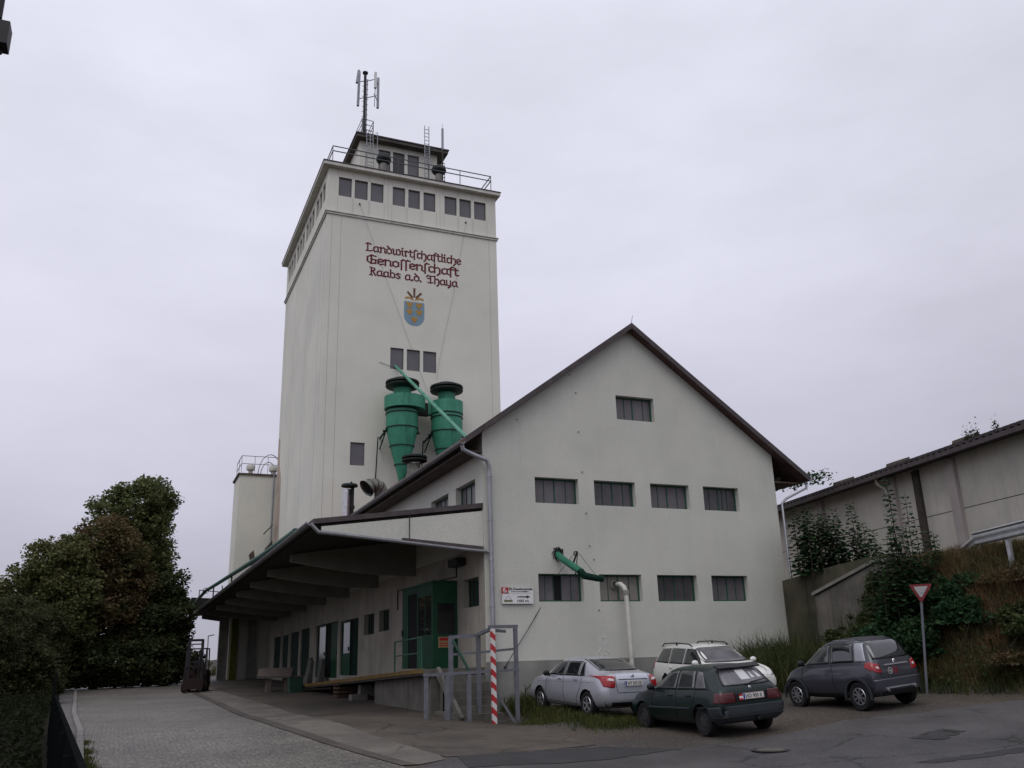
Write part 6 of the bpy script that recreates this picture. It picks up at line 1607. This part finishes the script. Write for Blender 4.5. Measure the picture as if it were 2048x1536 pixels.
mb = MB(); mb.lathe([(.03, 0), (.03, -.06)], (-.72, -.05, .36), 10, axis='x'); mb.beam((-.6, -.05, .30), (-.82, -.05, .33), .05, .05); mb.build("tow_hitch", "car_black", cg.t, local=True)
cg.handles((.45, 1.2), .80, "car_black"); cg.mirror(1.86, .98, "car_black"); cg.wheels(.715, .185, "steel_rim", 0, cover=True)
# ---- white estate
cw = Car("white_estate_car", "white estate car with roof rails facing out beside the gable", (5.62, -2.37, .80), R(-95.8), .03, .03, [
    (-.99, .46, .66, .76, .64, .84, .52), (-.96, .36, .79, .84, .75, 1.0, .62), (-.90, .29, .82, .92, .78, 1.16, .60), (-.80, .25, .84, .95, .79, 1.31, .56), (-.66, .23, .85, .955, .795, 1.41, .55), (-.3, .2, .853, .955, .80, 1.46, .57), (.3, .19, .855, .95, .80, 1.475, .58), (.9, .19, .855, .945, .80, 1.475, .58),
    (1.35, .19, .855, .94, .80, 1.44, .57), (1.75, .19, .85, .935, .80, 1.28, .58), (2.15, .19, .85, .925, .79, 1.06, .63), (2.4, .19, .85, .92, .785, .985, .65), (2.9, .2, .84, .86, .75, .92, .6), (3.2, .23, .79, .77, .69, .82, .54), (3.32, .3, .7, .67, .6, .71, .46), (3.36, .36, .6, .6, .5, .63, .4)], 2.61, .305, "car_white")
cw.glass("windscreen", [(.66, 1.02), (-.66, 1.02), (-.54, 1.385), (.54, 1.385)], 'x', 1, "car_glass_pale", .03, .12)
for sd_ in (-1, 1):
    cw.glass("side_window", [(1.02, .965), (2.02, .965), (1.42, 1.33), (1.02, 1.36)], 'y', sd_, "car_glass", .018)
    cw.glass("side_window", [(.15, .97), (.94, .965), (.94, 1.36), (.15, 1.37)], 'y', sd_, "car_glass_mid", .018)
    cw.glass("side_window", [(-.74, .985), (.07, .97), (.07, 1.365), (-.58, 1.34)], 'y', sd_, "car_glass_mid", .018)
    cw.patch("headlight", [(.42 * sd_, .66), (.72 * sd_, .70), (.70 * sd_, .80), (.44 * sd_, .77)], 'x', 1, "lamp_clear", .008, round_=.2)
    cw.patch("tail_light", [(-.93, .8), (-.80, .8), (-.78, 1.1), (-.88, 1.1)], 'y', sd_, "lamp_red", .006)
    cw.line("door_seam", "seal", [(.98, .94), (1.0, .34)], 'y', sd_); cw.line("door_seam", "seal", [(2.05, .93), (2.1, .32)], 'y', sd_)
    mb = MB(); mb.tube([(-.6, sd_ * .575, 1.42), (-.45, sd_ * .575, 1.505), (.35, sd_ * .585, 1.525), (1.1, sd_ * .575, 1.49), (1.25, sd_ * .57, 1.43)], .018, 6); mb.beam((.35, sd_ * .585, 1.45), (.35, sd_ * .585, 1.52), .05, .03); mb.build("roof_rail", "car_black", cw.t, local=True)
cw.glass("rear_window", [(.56, 1.0), (-.56, 1.0), (-.5, 1.36), (.5, 1.36)], 'x', -1, "car_glass")
cw.patch("grille", [(.3, .60), (-.3, .60), (-.34, .70), (.34, .70)], 'x', 1, "car_black", .006)
cw.line("bonnet_seam", "seal", [(2.45, .66), (3.1, .58)], 'z', 1, .01); cw.line("bonnet_seam", "seal", [(2.45, -.66), (3.1, -.58)], 'z', 1, .01)
mb = MB(); mb.tube([(1.22, 0, 1.45), (1.0, 0, 1.62)], .006, 5); mb.build("antenna", "car_black", cw.t, local=True)
cw.handles((.3, 1.15), .85, "car_white"); cw.mirror(1.95, 1.02, "car_white"); cw.wheels(.73, .195, "alloy", 7)
# ---- slate microcar
k = 1.06
def sc_(st): return tuple(a * k for a in st)
cm_ = Car("slate_microcar", "small dark slate microcar with red tail lights parked before the bank", (6.35, -9.05, .675), R(91), 0, -.075, [sc_(s_) for s_ in [
    (-.50, .42, .58, .72, .58, .80, .45), (-.48, .33, .66, .78, .64, .93, .52), (-.44, .29, .69, .86, .65, 1.06, .50), (-.36, .27, .70, .93, .66, 1.2, .50), (-.28, .25, .705, .955, .66, 1.33, .49), (-.16, .24, .71, .96, .66, 1.43, .49), (.1, .23, .71, .95, .66, 1.475, .50), (.5, .22, .71, .935, .66, 1.485, .51), (.9, .22, .71, .92, .66, 1.455, .50),
    (1.2, .22, .71, .91, .66, 1.34, .50), (1.5, .22, .70, .90, .65, 1.14, .52), (1.75, .22, .70, .885, .64, .96, .53), (2.05, .24, .69, .83, .61, .88, .5), (2.3, .27, .66, .73, .56, .77, .42), (2.43, .32, .58, .63, .48, .66, .36), (2.46, .38, .5, .57, .42, .59, .32)]], 1.95 * k, .29 * k, "car_slate")
S_ = lambda q: [(a * k, b_ * k) for a, b_ in q]
cm_.glass("rear_window", S_([(.53, 1.03), (-.53, 1.03), (-.46, 1.40), (.46, 1.40)]), 'x', -1, "car_glass", .02, .1)
for sd_ in (-1, 1):
    cm_.glass("side_window", S_([(.08, 1.0), (.74, .98), (.74, 1.36), (.12, 1.37)]), 'y', sd_, "car_glass", .018)
    cm_.glass("side_window", S_([(.82, .975), (1.62, .94), (1.18, 1.29), (.82, 1.35)]), 'y', sd_, "car_glass_mid", .018)
    tl = cm_.patch("tail_light", S_([(.43 * sd_, .74), (.63 * sd_, .78), (.66 * sd_, .98), (.46 * sd_, .93)]), 'x', -1, "lamp_red", .012, round_=.3)
    cm_.patch("reverse_lamp", S_([(.49 * sd_, .83), (.56 * sd_, .845), (.56 * sd_, .89), (.49 * sd_, .88)]), 'x', -1, "lamp_clear", .02, parent=tl, round_=.5)
    cm_.patch("tail_light", S_([(-.44, .80), (-.26, .88), (-.28, .97), (-.40, .98)]), 'y', sd_, "lamp_red", .008)
    cm_.line("door_seam", "seal", [(.72 * k, .96 * k), (.68 * k, .4 * k)], 'y', sd_); cm_.line("door_seam", "seal", [(1.7 * k, .9 * k), (1.72 * k, .4 * k)], 'y', sd_)
    cm_.patch("side_sill", S_([(.42, .25), (1.5, .25), (1.5, .36), (.42, .36)]), 'y', sd_, "car_black", .015)
    for xx in (0, 1.95 * k):
        mb = MB(); r0 = .29 * k + .055; mb.lathe([(r0 - .005, 0), (r0 + .05, .0), (r0 + .05, sd_ * .035), (r0 - .005, sd_ * .03)], (xx, sd_ * .705 * k, .29 * k), 26, axis='y', a0=-10, a1=190); mb.build("wheel_arch", "bumper_dark", cm_.t, local=True, smooth=True)
cm_.patch('roof_panel', S_([(-.30, -.44), (.98, -.44), (.98, .44), (-.30, .44)]), 'z', 1, 'car_black', .004, 14)
for sd_ in (-1, 1): cm_.patch('rear_pillar', S_([(-.29, .99), (.03, .99), (.06, 1.38), (-.15, 1.38)]), 'y', sd_, 'zinc', .004)
bu = cm_.patch("bumper", S_([(.64, .30), (-.64, .30), (-.66, .62), (.66, .62)]), 'x', -1, "car_slate", .03, 14)
cm_.patch("lower_trim", S_([(.50, .31), (-.50, .31), (-.52, .40), (.52, .40)]), 'x', -1, "car_black", .036)
mb = MB(); mb.beam((-.535 * k, .46, .44 * k), (-.535 * k, -.46, .44 * k), .03, .03); mb.build("trim_strip", "galv", cm_.t, local=True)
for sd_ in (-1, 1):
    mb = MB(); mb.lathe([(.02, -.06), (.03, -.06), (.03, .05), (.02, .05)], (-.52 * k, sd_ * .42, .40 * k), 12, axis='x'); mb.build("exhaust", "chrome", cm_.t, local=True)
mb = MB(); mb.beam((-.50 * k, .36, .905 * k), (-.50 * k, -.36, .905 * k), .035, .03); mb.build("chrome_strip", "chrome", cm_.t, local=True)
mb = MB(); mb.lathe([(.001, -.02), (.035, -.015), (.045, 0)], (-.475 * k, 0, .965 * k), 14, axis='x'); mb.build("badge", "chrome", cm_.t, local=True)
for yy, txt, m1 in ((.20, "45", "plate"), (.04, "25", "red_paint")):
    mb = MB(); mb.lathe([(.062, 0), (.07, 0), (.07, -.006), (.062, -.006)], (-.502 * k, yy, .775 * k), 22, axis='x')
    text_geo(mb, txt, .085, lambda a, b_: (-.508 * k, yy + .045 - a, .775 * k - .03 + b_), width=.09); mb.build("speed_sticker", m1, cm_.t, local=True)
mb = MB(); mb.beam((.1 * k, .455 * k, 1.445 * k), (.72 * k, .46 * k, 1.45 * k), .025, .025); mb.beam((.1 * k, -.455 * k, 1.445 * k), (.72 * k, -.46 * k, 1.45 * k), .025, .025); mb.build("roof_rail", "galv", cm_.t, local=True)
cm_.line("hatch_seam", "seal", S_([(.44, .95), (.46, .66), (-.46, .66), (-.44, .95)]), 'x', -1, .01)
cm_.handles((.85 * k,), .86 * k, "chrome"); cm_.mirror(1.58 * k, .99 * k, "car_black"); cm_.wheels(.635 * k, .175, "alloy", 8)
